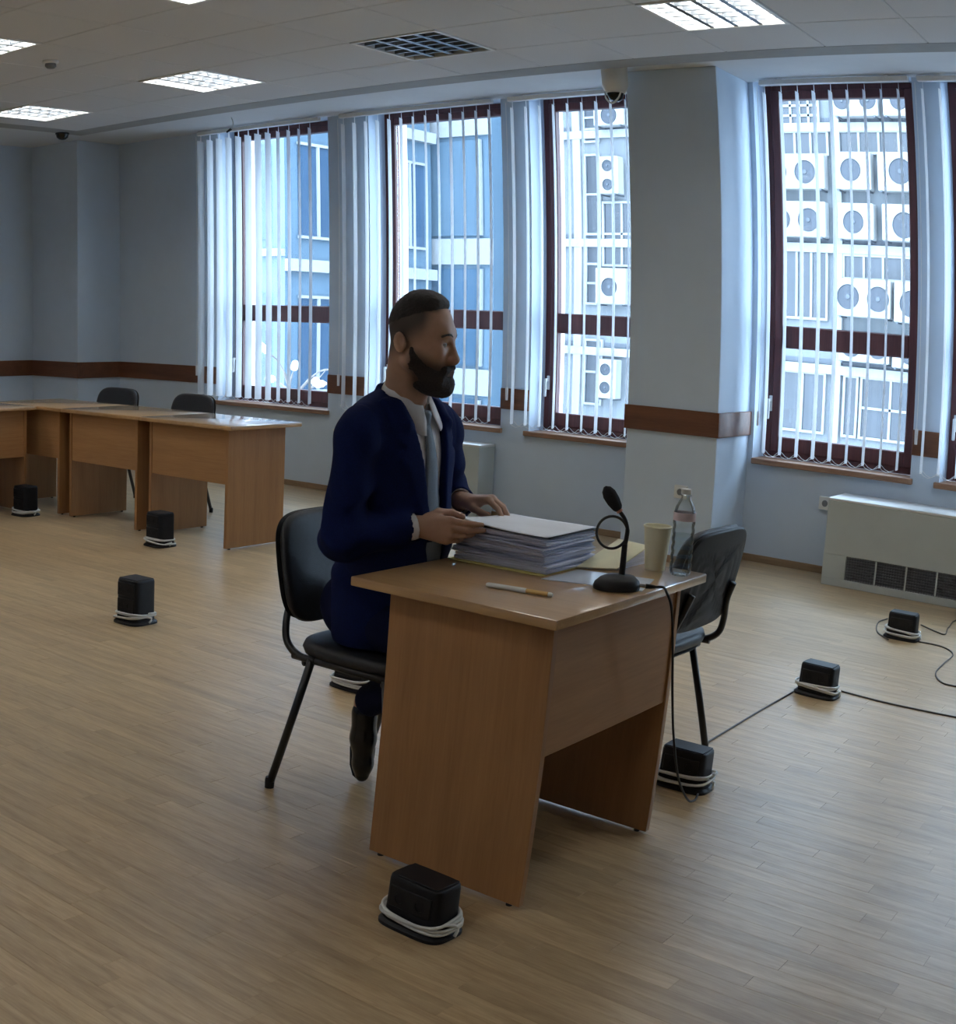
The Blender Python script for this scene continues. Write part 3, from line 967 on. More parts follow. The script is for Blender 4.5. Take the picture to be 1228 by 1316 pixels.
cable('cable', fl((903, 957), (940, 935), (980, 911), (1019, 889)), 'thin dark cable running straight between two low floor boxes')
cable('cable', fl((1080, 888), (1130, 901), (1180, 912), (1240, 924), (1300, 936)) + [(0.4, 5.33, 0.0038), (2.0, 5.25, 0.0038), (4.3, 5.3, 0.0038)], 'thin dark cable running from the open-floor box to the room side')
cable('cable', fl((1178, 824), (1210, 831), (1224, 841), (1212, 853), (1202, 865), (1210, 877), (1236, 884)) + [(-0.7, 5.75, 0.0038), (0.6, 6.0, 0.0038), (2.4, 6.1, 0.0038), (4.3, 6.0, 0.0038)], 'thin dark cable curling in an S beside the fan coil floor box')
cable('cable', fl((1183, 803), (1203, 812), (1214, 815), (1219, 806), (1236, 797)) + [(-1.05, 7.30, 0.0038), (-0.86, 7.62, 0.0038), (-0.82, 7.93, 0.0038)], 'thin dark cable end leading from the fan coil floor box to the wall')
cable('cable', fl((1141, 822), (1127, 812), (1128, 800), (1140, 795)), 'short dark cable loop at the side of the fan coil floor box')

# ----------------------------------------------------------------------------
# things on the papers desk
# ----------------------------------------------------------------------------
TZ = 0.75
rr = random.Random(5)
M['yellow'] = mat('folder_card', (0.62, 0.56, 0.22), 0.7, 0.06, 14)
M['pale_yellow'] = mat('pale_card', (0.72, 0.70, 0.50), 0.7, 0.05, 14)
M['paper_edge'] = mat('paper_edges', (0.66, 0.69, 0.82), 0.85, 0.20, 18, 0.5, 60, stretch=(0.3, 0.3, 14))
SX, SY = -1.905, 3.078
mb = MB(); mb.box((-0.163, -0.150, 0), (0.155, 0.145, 0.003), 0.001, 1)
o = mb.build('folder', M['yellow']); o.location = (SX, SY, TZ); tag(o, 'thin yellow card folder under the pile of papers', 'folder')


def bundle(w, d, h, seed):
    r2 = random.Random(seed)
    mb = MB()
    n = 4
    rings = []
    for k in range(n + 1):
        for rep in ((0,) if k in (0, n) else (0, 1)):
            ox, oy, gx, gy = (r2.uniform(-0.004, 0.004) for _ in range(4))
            pts = []
            for (sx, sy) in ((-1, -1), (1, -1), (1, 1), (-1, 1)):
                pts.append((sx, sy))
            ring = []
            m = 7
            for i in range(4):
                (ax, ay), (bx, by) = pts[i], pts[(i + 1) % 4]
                for j in range(m):
                    t = j / m
                    x, y = ax + (bx - ax) * t, ay + (by - ay) * t
                    sag = 0.0025 * math.sin(3.1 * x + 2.3 * y + seed)
                    ring.append(mb.bm.verts.new((x * (w / 2 + gx) + ox, y * (d / 2 + gy) + oy, max(0, h * k / n + sag * (k / n)))))
            rings.append(ring)
    nn = len(rings[0])
    for p, q in zip(rings, rings[1:]):
        for k in range(nn): mb.bm.faces.new((p[k], p[(k + 1) % nn], q[(k + 1) % nn], q[k]))
    mb.bm.faces.new(rings[0][::-1]); mb.bm.faces.new(rings[-1])
    return mb


z = TZ + 0.0035
for i in range(8):
    h = 0.0118
    o = bundle(0.302, 0.278, h - 0.0015, i * 3.3).build('document_bundle', M['paper_edge'])
    o.location = (SX + rr.uniform(-.006, .006), SY + rr.uniform(-.006, .006), z); o.rotation_euler = (0, 0, rr.uniform(-.03, .03))
    nm = ('lowest', 'second lowest', 'third lowest', 'fourth lowest', 'fourth highest', 'third highest', 'second highest', 'highest')[i]
    tag(o, nm + ' grey-blue document bundle in the thick pile on the papers desk', 'documents', 'document bundles piled on the desk')
    z += h
mb = MB(); mb.box((-0.146, -0.139, 0), (0.150, 0.139, 0.0028), 0.001, 1)
o = mb.build('folder', M['black_plastic']); o.location = (SX + 0.006, SY + 0.016, z); tag(o, 'thin black folder showing a dark edge beneath the top sheet', 'folder')
PILE_Z = z + 0.0032
mb = MB()                                            # top sheet, near corner lifted by the hand
g = 14
def sheet(u, v):
    x = -0.150 + 0.302 * u; y = -0.139 + 0.280 * v
    lift = 0.018 * max(0, 1 - (u * 1.6 + v * 1.3)) ** 2
    return Vector((x, y, 0.0015 + lift + 0.001 * math.sin(5 * u + 3 * v)))
vs = [[mb.bm.verts.new(sheet(i / g, j / g)) for j in range(g + 1)] for i in range(g + 1)]
for i in range(g):
    for j in range(g): mb.bm.faces.new((vs[i][j], vs[i + 1][j], vs[i + 1][j + 1], vs[i][j + 1]))
o = mb.build('paper_sheet', M['paper'], None, 180)
sm = o.modifiers.new('thickness', 'SOLIDIFY'); sm.thickness = 0.0012; sm.offset = 1
o.location = (SX + 0.002, SY, PILE_Z); tag(o, 'white top sheet lying on the pile of documents', 'paper')

# binder with a pale yellow cover lying behind the pile, dark edge along its back
A, B, C_, D_ = at_z(744, 727, 0.757), at_z(824, 711, 0.782), at_z(833, 704, 0.800), at_z(752, 689, 0.803)
A, B, C_, D_ = [np.array(v) for v in ((-1.742, 3.128, 0.7525), (-1.660, 3.195, 0.7525), (-1.652, 3.368, 0.796), (-1.755, 3.374, 0.800))]
r = empty('folder', (A[0], A[1], TZ)); tag(r, 'pale yellow folder lying tilted behind the document pile', 'folder')
def loc(v, dz=0.0): return (v[0] - A[0], v[1] - A[1], v[2] - TZ + dz)
mb = MB()
lo4 = [(v[0] - A[0], v[1] - A[1], 0.0) for v in (A, B, C_, D_)]
hi4 = [loc(v) for v in (A, B, C_, D_)]
l_ = [mb.bm.verts.new(p) for p in lo4]; h_ = [mb.bm.verts.new(p) for p in hi4]
mb.bm.faces.new(l_[::-1]); mb.bm.faces.new(h_)
for k in range(4): mb.bm.faces.new((l_[k], l_[(k + 1) % 4], h_[(k + 1) % 4], h_[k]))
mb.build('pages', M['paper_edge'], r)
mb = MB()
ex = [A + (A - C_) * .06, B + (B - D_) * .05, C_ + (C_ - A) * .02, D_ + (D_ - B) * .02]
ex[0][2] = max(ex[0][2], .7525); ex[1][2] = max(ex[1][2], .7525)
l_ = [mb.bm.verts.new(loc(v, 0.0005)) for v in ex]; h_ = [mb.bm.verts.new(loc(v, 0.0035)) for v in ex]
mb.bm.faces.new(l_[::-1]); mb.bm.faces.new(h_)
for k in range(4): mb.bm.faces.new((l_[k], l_[(k + 1) % 4], h_[(k + 1) % 4], h_[k]))
mb.build('cover', M['pale_yellow'], r)

M['sleeve'] = mat('plastic_sleeve', (0.62, 0.70, 0.82), 0.18, 0.05, 12, spec=0.7)
mb = MB()
pts = [(-1.735, 2.90), (-1.47, 2.985), (-1.52, 3.16), (-1.735, 3.10)]
mb.prism([(x + 1.6, y - 3.03) for x, y in pts], 0, 0.0015)
o = mb.build('plastic_sleeve', M['sleeve']); o.location = (-1.6, 3.03, TZ); tag(o, 'bluish clear plastic sleeve with papers under the microphone', 'plastic sleeve')

# pen: white barrel, gold end
M['pen_white'] = mat('pen_barrel', (0.72, 0.76, 0.76), 0.25, 0.03, 30)
M['pen_gold'] = mat('pen_gold', (0.62, 0.40, 0.14), 0.3, 0.05, 30, metal=0.3)
a, b = Vector((-1.774, 2.693, TZ + 0.0068)), Vector((-1.588, 2.722, TZ + 0.0068))
r = empty('pen', a - Vector((0, 0, 0.0068))); tag(r, 'white pen with a gold end lying near the desk edge', 'pen')
def along(t): return (b - a) * t + Vector((0, 0, 0.0068))
mb = MB(); mb.tube([along(0), along(0.03), along(0.56), along(0.60)], [0.004, 0.0062, 0.0068, 0.0064], 12); mb.build('barrel', M['pen_white'], r, 60)
mb = MB(); mb.tube([along(0.60), along(0.92)], [0.0056, 0.0060], 12); mb.build('cap', M['pen_gold'], r, 60)
mb = MB(); mb.tube([along(0.925), along(0.96), along(0.985)], [0.0060, 0.0062, 0.004], 12); mb.build('tip', M['pen_white'], r, 60)

# gooseneck microphone
mx_, my_ = -1.532, 2.955
r = empty('microphone', (mx_, my_, TZ + 0.0016), math.atan2(0.108, 0.087)); tag(r, 'black gooseneck microphone on an oval base, its neck bent into a loop', 'microphone')
mb = MB()
n = 40
rings = []
for s_, z_ in ((1.0, 0.0), (1.02, 0.006), (0.96, 0.016), (0.74, 0.028), (0.45, 0.036), (0.18, 0.039)):
    rings.append([mb.bm.verts.new((0.064 * s_ * math.copysign(abs(math.cos(t)) ** .85, math.cos(t)), 0.050 * s_ * math.sin(t), z_ + (0.006 * (0.5 + .5 * math.cos(t)) if s_ > .7 and z_ > 0 else 0))) for t in [2 * math.pi * k / n for k in range(n)]])
for p, q in zip(rings, rings[1:]):
    for k in range(n): mb.bm.faces.new((p[k], p[(k + 1) % n], q[(k + 1) % n], q[k]))
mb.bm.faces.new(rings[0][::-1]); mb.bm.faces.new(rings[-1])
mb.build('base', M['black_plastic'], r, 50)
q = Matrix.Rotation(-math.atan2(0.108, 0.087), 3, 'Z')   # the rest is laid out in world axes
vr = Vector((0.80, 0.60, 0))                          # sideways as the photo looks at it
def mp_(s, z_): return q @ (vr * s) + Vector((0, 0, z_))
mb = MB(); mb.tube([mp_(0.012, 0.034), mp_(0.013, 0.115)], [0.0085, 0.0075], 12); mb.build('stem', M['black_plastic'], r, 60)
loop_c, lr = (-0.024, 0.143), 0.041
mb = MB(); mb.tube(catmull([mp_(0.013, 0.108), mp_(0.0165, 0.135), mp_(0.017, 0.155), mp_(0.009, 0.178), mp_(-0.006, 0.196)], 5), [0.0062] * 10 + [0.0055] * 11, 10); mb.build('gooseneck', M['black_metal'], r, 180)
mb = MB(); mb.tube([mp_(loop_c[0] + lr * math.cos(t), loop_c[1] + lr * math.sin(t)) for t in [2 * math.pi * k / 40 for k in range(40)]], 0.0036, 8, closed=True); mb.build('neck_loop', M['black_metal'], r, 180)
h0, h1 = mp_(-0.006, 0.196), mp_(-0.046, 0.250)
ax = (h1 - h0).normalized()
M['red_ring'] = mat('light_ring', (0.50, 0.20, 0.14), 0.4, 0.03)
mb = MB(); mb.tube([h0, h0 + ax * 0.007], 0.0085, 14); tag(mb.build('light_ring', M['red_ring'], r, 60), 'reddish ring under the foam cap')
M['foam'] = mat('foam_cap', (0.010, 0.010, 0.014), 0.95, 0.3, 300, 0.6, 500)
mb = MB(); mb.tube([h0 + ax * t for t in (0.007, 0.012, 0.032, 0.054, 0.068, 0.076)], [0.0100, 0.0135, 0.0180, 0.0185, 0.0135, 0.004], 16); mb.build('foam_cap', M['foam'], r, 180)
pl = q @ (Vector((0.87, 0.50, 0)) * 0.058)
pl.z = 0.012
dr = (q @ Vector((0.87, 0.50, 0)))
mb = MB(); mb.tube([pl, pl + dr * 0.02], 0.005, 10); mb.build('socket_sleeve', M['chrome'], r, 60)
mb = MB(); mb.tube([pl + dr * 0.02, pl + dr * 0.034, pl + dr * 0.048], [0.0065, 0.006, 0.0035], 10); mb.build('plug', M['black_plastic'], r, 60)
w0 = Vector((mx_, my_, TZ + 0.0136)) + Vector((0.87, 0.50, 0)) * 0.104
cable('microphone_cable', [w0, w0 + Vector((0.018, 0.012, 0.0)), (-1.425, 3.045, 0.748), (-1.418, 3.075, 0.70), (-1.424, 3.125, 0.58), (-1.43, 3.17, 0.46), (-1.437, 3.235, 0.32), (-1.443, 3.33, 0.17), (-1.46, 3.47, 0.06), (-1.49, 3.60, 0.012), (-1.505, 3.66, 0.012)],
      'black microphone cable dropping over the desk edge to the floor box', 0.0036, 'black_plastic')

# paper cup
M['cup'] = mat('paper_cup', (0.74, 0.72, 0.55), 0.6, 0.03, 10)
r = empty('paper_cup', (-1.592, 3.305, TZ)); tag(r, 'cream paper cup beside the water bottle', 'cup')
mb = MB(); mb.lathe([(0, 0.006), (0.027, 0.006), (0.028, 0.0), (0.030, 0.0), (0.0405, 0.118), (0.0385, 0.118), (0.029, 0.010), (0, 0.010)], 36); mb.build('wall', M['cup'], r, 40)
mb = MB(); mb.lathe([(0.040, 0.116), (0.0425, 0.1175), (0.0428, 0.121), (0.040, 0.1225), (0.038, 0.120), (0.0385, 0.117)], 36); mb.build('rim', M['cup'], r, 180)

# water bottle
M['pet'] = pane_mat('clear_plastic', (0.90, 0.94, 0.96), 0.10, 0.06, 0.85)
M['water'] = pane_mat('water', (0.90, 0.94, 0.96), 0.06, 0.02, 0.4)
M['bottle_label'] = mat('bottle_label', (0.74, 0.62, 0.66), 0.35, 0.12, 40)
r = empty('water_bottle', (-1.503, 3.292, TZ)); tag(r, 'small clear plastic water bottle with a narrow pinkish label', 'bottle')
prof = [(0, 0.006), (0.018, 0.004), (0.026, 0.0), (0.031, 0.006), (0.0325, 0.02)]
for k in range(5):
    z_ = 0.03 + k * 0.024
    prof += [(0.0325, z_), (0.0300, z_ + 0.008), (0.0325, z_ + 0.016)]
prof += [(0.0325, 0.155), (0.032, 0.168), (0.028, 0.186), (0.019, 0.203), (0.0135, 0.211), (0.0130, 0.216), (0.0165, 0.217), (0.0165, 0.219), (0.0125, 0.220), (0.0125, 0.224)]
mb = MB(); mb.lathe(prof, 36); mb.build('bottle_body', M['pet'], r, 60)
wp = [(0, 0.009)] + [(x_ - 0.0018, max(z_, 0.008)) for x_, z_ in prof[2:16]] + [(0.0295, 0.112), (0, 0.112)]
mb = MB(); mb.lathe(wp, 36); mb.build('water', M['water'], r, 60)
mb = MB(); mb.lathe([(0.0330, 0.150), (0.0332, 0.150), (0.0330, 0.172), (0.0322, 0.172)], 36); mb.build('label', M['bottle_label'], r, 60)
mb = MB(); mb.lathe([(0.0, 0.236), (0.013, 0.236), (0.0148, 0.234), (0.015, 0.222), (0.0135, 0.221)], 30); mb.build('cap', M['white_metal'], r, 40)


# ----------------------------------------------------------------------------
# outside: the house across the yard with its air conditioners, a glass-fronted house, a snowy tree
# ----------------------------------------------------------------------------
FY = 26.0
M['facade'] = mat('facade_render', (0.10, 0.108, 0.116), 0.85, 0.06, 2)
M['facade_white'] = mat('facade_white', (0.18, 0.187, 0.195), 0.7, 0.03, 3)
M['facade_glass'] = mat('facade_window', (0.016, 0.020, 0.028), 0.3, 0.25, 1.5)
M['teal_glass'] = mat('teal_glazing', (0.030, 0.058, 0.090), 0.2, 0.15, 0.6)
M['pale_teal'] = mat('pale_panel', (0.047, 0.080, 0.112), 0.5, 0.08, 0.8)
M['deep_teal'] = mat('deep_glazing', (0.018, 0.040, 0.072), 0.2, 0.15, 0.6)
M['ac_white'] = mat('ac_enamel', (0.22, 0.22, 0.216), 0.5, 0.02, 6)
M['ac_fan'] = mat('ac_fan_dark', (0.017, 0.021, 0.03), 0.6, 0.2, 20)
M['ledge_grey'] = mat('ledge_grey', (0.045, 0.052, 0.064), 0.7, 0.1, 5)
M['pink_grey'] = mat('pale_stone', (0.15, 0.16, 0.17), 0.8, 0.05, 3)


def fx(x, y=300): return at_y(x, y, FY)[0]


def fz(y, x=1100): return at_y(x, y, FY)[2]


bld = empty('house', (-10, FY, -12)); tag(bld, 'pale rendered house across the yard, its facade crowded with air conditioners', 'building')


def part(name, m, parent, lo_, hi_, bev=0.0):
    px_, py_, pz_ = parent.location if parent.type == 'EMPTY' else parent.parent.location
    mb = MB(); mb.box((lo_[0] - px_, lo_[1] - py_, lo_[2] - pz_), (hi_[0] - px_, hi_[1] - py_, hi_[2] - pz_), bev, 1)
    return mb.build(name, M[m], parent)


part('wall', 'facade', bld, (-16.2, FY, -12), (6.0, FY + 6, 11))
# storeys as seen past the column: ledges, windows, pilasters
for zc in (fz(164), fz(321), fz(478)):
    part('ledge', 'facade_white', bld, (-16.2, FY - 0.12, zc - 0.09), (6.0, FY, zc + 0.09))
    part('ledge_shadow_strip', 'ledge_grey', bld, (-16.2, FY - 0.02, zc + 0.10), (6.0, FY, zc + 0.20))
for xc, w in ((fx(1078), 0.20), (fx(745), 0.20), (-5.5, 0.2), (-11.3, 0.2), (-2.6, .2), (0.6, .2)):
    part('pilaster', 'facade_white', bld, (xc - w / 2, FY - 0.11, -12), (xc + w / 2, FY, 11))


def far_window(x0, x1, z0, z1, nx=1, nz=1):
    f = part('window', 'facade_glass', bld, (x0, FY - 0.04, z0), (x1, FY, z1))
    t = 0.05
    def bar(a, b): part('window_bar', 'facade_white', f, a, b)
    bar((x0 - t, FY - 0.09, z0), (x0, FY - 0.02, z1)); bar((x1, FY - 0.09, z0), (x1 + t, FY - 0.02, z1))
    bar((x0 - t, FY - 0.09, z1), (x1 + t, FY - 0.02, z1 + t)); bar((x0 - t, FY - 0.09, z0 - t), (x1 + t, FY - 0.02, z0))
    for i in range(1, nx): bar((x0 + (x1 - x0) * i / nx - t / 2, FY - 0.08, z0), (x0 + (x1 - x0) * i / nx + t / 2, FY - 0.04, z1))
    for i in range(1, nz): bar((x0, FY - 0.08, z0 + (z1 - z0) * i / nz - t / 2), (x1, FY - 0.04, z0 + (z1 - z0) * i / nz + t / 2))


far_window(fx(1010), fx(1056), fz(161), fz(122), 4, 3)
far_window(fx(1005), fx(1066), fz(198), fz(171), 3)
far_window(fx(1082), fx(1185), fz(196), fz(171), 4)
far_window(fx(1006), fx(1062), fz(412), fz(327), 3)
far_window(fx(1086), fx(1185), fz(357), fz(330), 4)
far_window(fx(1008), fx(1062), fz(560), fz(486), 2)
far_window(fx(1090), fx(1104), fz(560), fz(486), 1)
far_window(fx(1112), fx(1185), fz(560), fz(486), 2, 2)
far_window(fx(756), fx(772), fz(180, 790), fz(135, 790), 1, 3)
far_window(fx(756), fx(772), fz(300, 790), fz(200, 790), 1, 2)
far_window(fx(756), fx(772), fz(390, 790), fz(315, 790), 1, 3)
far_window(fx(778), fx(812), fz(340, 790), fz(262, 790), 3, 2)
far_window(fx(756), fx(775), fz(520, 790), fz(440, 790), 1, 2)

ac_count = [0]


def air_con(x0, x1, z0, z1, fans, lab):
    """fans: (x, z, radius) on the front"""
    d = 0.34
    r = empty('air_conditioner', ((x0 + x1) / 2, FY - 0.14, z0)); tag(r, lab, 'air conditioner', 'air conditioners on the house across the yard')
    ox, oz = (x0 + x1) / 2, z0
    mb = MB(); mb.box((x0 - ox, -0.30, 0), (x1 - ox, 0.015, z1 - z0), 0.02, 1); mb.build('casing', M['ac_white'], r)
    for x, z_, rad in fans:
        mb = MB(); mb.lathe([(0, 0.0), (rad, 0.0), (rad, 0.012), (rad * 1.05, 0.02), (rad * 1.05, 0.0)], 24, (x - ox, -0.304, z_ - oz), axis=(0, -1, 0)); f = mb.build('fan_opening', M['ac_fan'], r, 40)
        mb = MB(); mb.lathe([(0, 0), (rad * .22, 0), (rad * .2, 0.02), (0, 0.025)], 12, (x - ox, -0.306, z_ - oz), axis=(0, -1, 0)); mb.build('fan_hub', M['ledge_grey'], f, 40)
    for x in (x0 + 0.08, x1 - 0.08):
        mb = MB(); mb.box((x - ox - 0.02, -0.32, -0.03), (x - ox + 0.02, 0.119, 0.0)); mb.build('bracket', M['ledge_grey'], r)




def ac_px(x0, x1, y0, y1, fans, lab, xr=1100):
    air_con(fx(x0), fx(x1), fz(y1, xr), fz(y0, xr), [(fx(a), fz(b, xr), r_ / 58.0) for a, b, r_ in fans], lab)


ac_px(996, 1068, 202, 247, [(1008, 225, 13), (1044, 225, 13)], 'two-fan white air conditioner right under the dark window below the barred window')
ac_px(998, 1068, 263, 309, [(1011, 287, 13), (1047, 287, 13)], 'two-fan white air conditioner directly below another two-fan one beside the pilaster')
ac_px(1082, 1127, 199, 247, [(1102, 222, 12.5)], 'one-fan white air conditioner beside the pilaster, upper one of two stacked')
ac_px(1136, 1182, 199, 248, [(1165, 223, 14)], 'one-fan white air conditioner next but one to the pilaster, upper of two stacked')
ac_px(1084, 1129, 264, 310, [(1104, 288, 12.5)], 'one-fan white air conditioner beside the pilaster, lower one of two stacked')
ac_px(1140, 1186, 264, 310, [(1168, 290, 14)], 'one-fan white air conditioner next but one to the pilaster, lower of two stacked')
ac_px(1084, 1140, 120, 154, [(1095, 134, 10), (1128, 134, 10)], 'two-fan white air conditioner on the topmost ledge, behind the window top rail')
ac_px(1146, 1188, 120, 154, [(1168, 134, 11)], 'one-fan white air conditioner on the topmost ledge, next to a two-fan one')
ac_px(1083, 1150, 360, 408, [(1097, 383, 13.5), (1135, 384, 13.5)], 'two-fan white air conditioner across the yard, just above the brown window transom')
ac_px(1155, 1200, 360, 411, [(1177, 387, 14)], 'one-fan white air conditioner across the yard, just above the brown window transom')
ac_px(1086, 1150, 428, 465, [(1102, 445, 12), (1136, 445, 12)], 'two-fan white air conditioner across the yard, mostly hidden behind the brown window transom')
ac_px(1154, 1200, 428, 468, [(1176, 448, 12)], 'one-fan white air conditioner across the yard, mostly hidden behind the brown window transom')
ac_px(777, 815, 133, 165, [(797, 152, 11)], 'one-fan white air conditioner seen outside just beneath the dome camera', 790)
ac_px(780, 806, 204, 252, [(793, 216, 7), (793, 240, 7)], 'tall white air conditioner with two small fans, upper one outside beside the column', 790)
ac_px(776, 814, 346, 392, [(794, 370, 11)], 'one-fan white air conditioner outside beside the column, just above the window transom', 790)
ac_px(780, 804, 462, 512, [(791, 475, 7), (791, 498, 7)], 'tall white air conditioner with two small fans, low outside beside the column', 790)

# glass-fronted house further along
GYF = 25.0
gl_ = empty('office_block', (-26, GYF, -12)); tag(gl_, 'blue glass-fronted office block behind the seated man and the blinds', 'building')
part('wall', 'pale_teal', gl_, (-44, GYF, -12), (-16.6, GYF + 6, 12))
zs = [-3.2, -0.2, 2.8, 5.8, 8.8]
for zf in zs:
    part('floor_band', 'facade_white', gl_, (-44, GYF - 0.10, zf - 0.05), (-16.6, GYF, zf + 0.55))
    x = -16.9
    i = 0
    while x > -34:
        w = (1.5, 0.9, 1.9, 1.2)[i % 4]
        m_ = ('teal_glass', 'deep_teal', 'pale_teal')[(i * 2 + int(zf * 3)) % 3]
        p_ = part('window', m_, gl_, (x - w, GYF - 0.05, zf + 0.62), (x, GYF, zf + 2.85))
        part('mullion', 'pink_grey', p_, (x - 0.05, GYF - 0.13, zf + 0.62), (x + 0.05, GYF - 0.05, zf + 2.85))
        if i % 2: part('glazing_bar', 'pink_grey', p_, (x - w, GYF - 0.10, zf + 1.9), (x, GYF - 0.05, zf + 1.96))
        x -= w + 0.12
        i += 1
# nearer side wing with two windows, seen through the corner window
sw = empty('side_wing', (-19.4, 19.5, -12)); tag(sw, 'pale side wing with tall blue windows beyond the corner window', 'building')
part('wall', 'pale_teal', sw, (-24.6, 19.5, -12), (-18.1, 24.6, 9))
for z0, z1 in ((3.0, 5.0), (-0.2, 1.9), (6.2, 8.2)):
    for x0 in (-19.6, -21.2):
        f_ = part('window', 'deep_teal', sw, (x0, 19.45, z0), (x0 + 1.1, 19.5, z1))
        part('window_bar', 'facade_white', f_, (x0 + 0.52, 19.40, z0), (x0 + 0.58, 19.45, z1))
    part('ledge', 'facade_white', sw, (-24.6, 19.3, z0 - 0.35), (-18.1, 19.5, z0 - 0.2))
for z0, z1 in ((3.1, 5.0), (-0.1, 1.8), (6.3, 8.2)):
    for y0 in (19.9, 21.5, 23.1):
        f_ = part('window', 'deep_teal', sw, (-18.1, y0, z0), (-18.05, y0 + 1.15, z1))
        part('window_bar', 'facade_white', f_, (-18.05, y0 + 0.54, z0), (-18.0, y0 + 0.60, z1))
        part('window_bar', 'facade_white', f_, (-18.05, y0 - 0.06, z0 - 0.06), (-18.0, y0 + 1.21, z0))
        part('window_bar', 'facade_white', f_, (-18.05, y0 - 0.06, z1), (-18.0, y0 + 1.21, z1 + 0.06))
    part('ledge', 'facade_white', sw, (-18.1, 19.5, z0 - 0.75), (-17.92, 24.6, z0 - 0.50))
mb = MB(); mb.box((-60, 9.5, -12.2), (30, 40, -12))
yard = mb.build('yard', M['pink_grey']); tag(yard, kind='structure')

# bare tree with snow outside the corner window
tr_ = empty('snowy_tree', (-11.4, 12.4, -12)); tag(tr_, 'bare tree with clumps of snow outside the corner window', 'tree')
M['bark'] = mat('bark', (0.10, 0.085, 0.08), 0.9, 0.3, 8, 0.5, 30)
M['snow'] = mat('snow', (0.92, 0.94, 0.97), 0.7, 0.03, 6)
r3 = random.Random(11)
mb = MB(); mb.tube(catmull([(0, 0, 0), (0.15, 0.1, 5), (0.0, 0.0, 10), (0.1, 0, 12.2)], 6), [0.2] * 6 + [0.16] * 6 + [0.08] * 7, 10); mb.build('trunk', M['bark'], tr_, 180)
for k in range(34):
    z0 = r3.uniform(10.6, 12.4)
    a = r3.uniform(0, 2 * math.pi); L_ = r3.uniform(0.6, 1.5)
    p0 = Vector((0.05, 0, z0)); p1 = p0 + Vector((math.cos(a) * L_ * .5, math.sin(a) * L_ * .5, r3.uniform(.15, .5))); p2 = p1 + Vector((math.cos(a + r3.uniform(-.6, .6)) * L_ * .6, math.sin(a) * L_ * .5, r3.uniform(.0, .6)))
    mb = MB(); mb.tube(catmull([p0, p1, p2], 5), [0.02] * 4 + [0.012] * 4 + [0.006] * 3, 6); br = mb.build('branch', M['bark'], tr_, 180)
    mb = MB(); c0 = p1.lerp(p2, r3.uniform(.2, .8)) + Vector((0, 0, 0.03)); dd = (p2 - p1).normalized() * r3.uniform(.06, .16)
    mb.tube([c0 - dd, c0 - dd * .5, c0 + dd * .5, c0 + dd], [0.012, 0.05, 0.045, 0.01], 8); mb.build('snow_clump', M['snow'], br, 180)


# ----------------------------------------------------------------------------
# the seated man: smooth bodies grown from distance fields
# ----------------------------------------------------------------------------
V3 = lambda *a: np.array(a, float)


def rc(a, b, r1, r2=None, op='+', k=0.015):
    a, b = np.array(a, float), np.array(b, float); r2 = r1 if r2 is None else r2
    ba = b - a; L = max(ba @ ba, 1e-12)
    def f(P):
        pa = P - a
        t = np.clip((pa @ ba) / L, 0, 1)
        return np.sqrt(((pa - t[:, None] * ba) ** 2).sum(1)) - (r1 + (r2 - r1) * t)
    return (op, f, k)


def el(c, r, op='+', k=0.015, R=None):
    c, r = np.array(c, float), np.array(r, float)
    def f(P):
        q = P - c
        if R is not None: q = q @ R                # columns of R = axes
        k0 = np.sqrt(((q / r) ** 2).sum(1)); k1 = np.sqrt(((q / r ** 2) ** 2).sum(1)) + 1e-9
        return k0 * (k0 - 1) / k1
    return (op, f, k)


def half(n, c, op='&', k=0.004):
    n = np.array(n, float); s = np.linalg.norm(n); n = n / s; c = c / s
    return (op, lambda P: P @ n - c, k)


def fn(f, op='+', k=0.004): return (op, f, k)


def combine(d, e, op, k):
    if op == '+':
        hh = np.clip(0.5 + 0.5 * (e - d) / k, 0, 1); return e + (d - e) * hh - k * hh * (1 - hh)
    if op == '-': e = -e
    hh = np.clip(0.5 - 0.5 * (e - d) / k, 0, 1); return e + (d - e) * hh + k * hh * (1 - hh)


def evaluate(prims, P, use=None):
    d = np.full(len(P), 0.5)
    for i, (op, f, k) in enumerate(prims):
        if use is not None and not use[i]: continue
        d = combine(d, f(P), op, k)
    return d


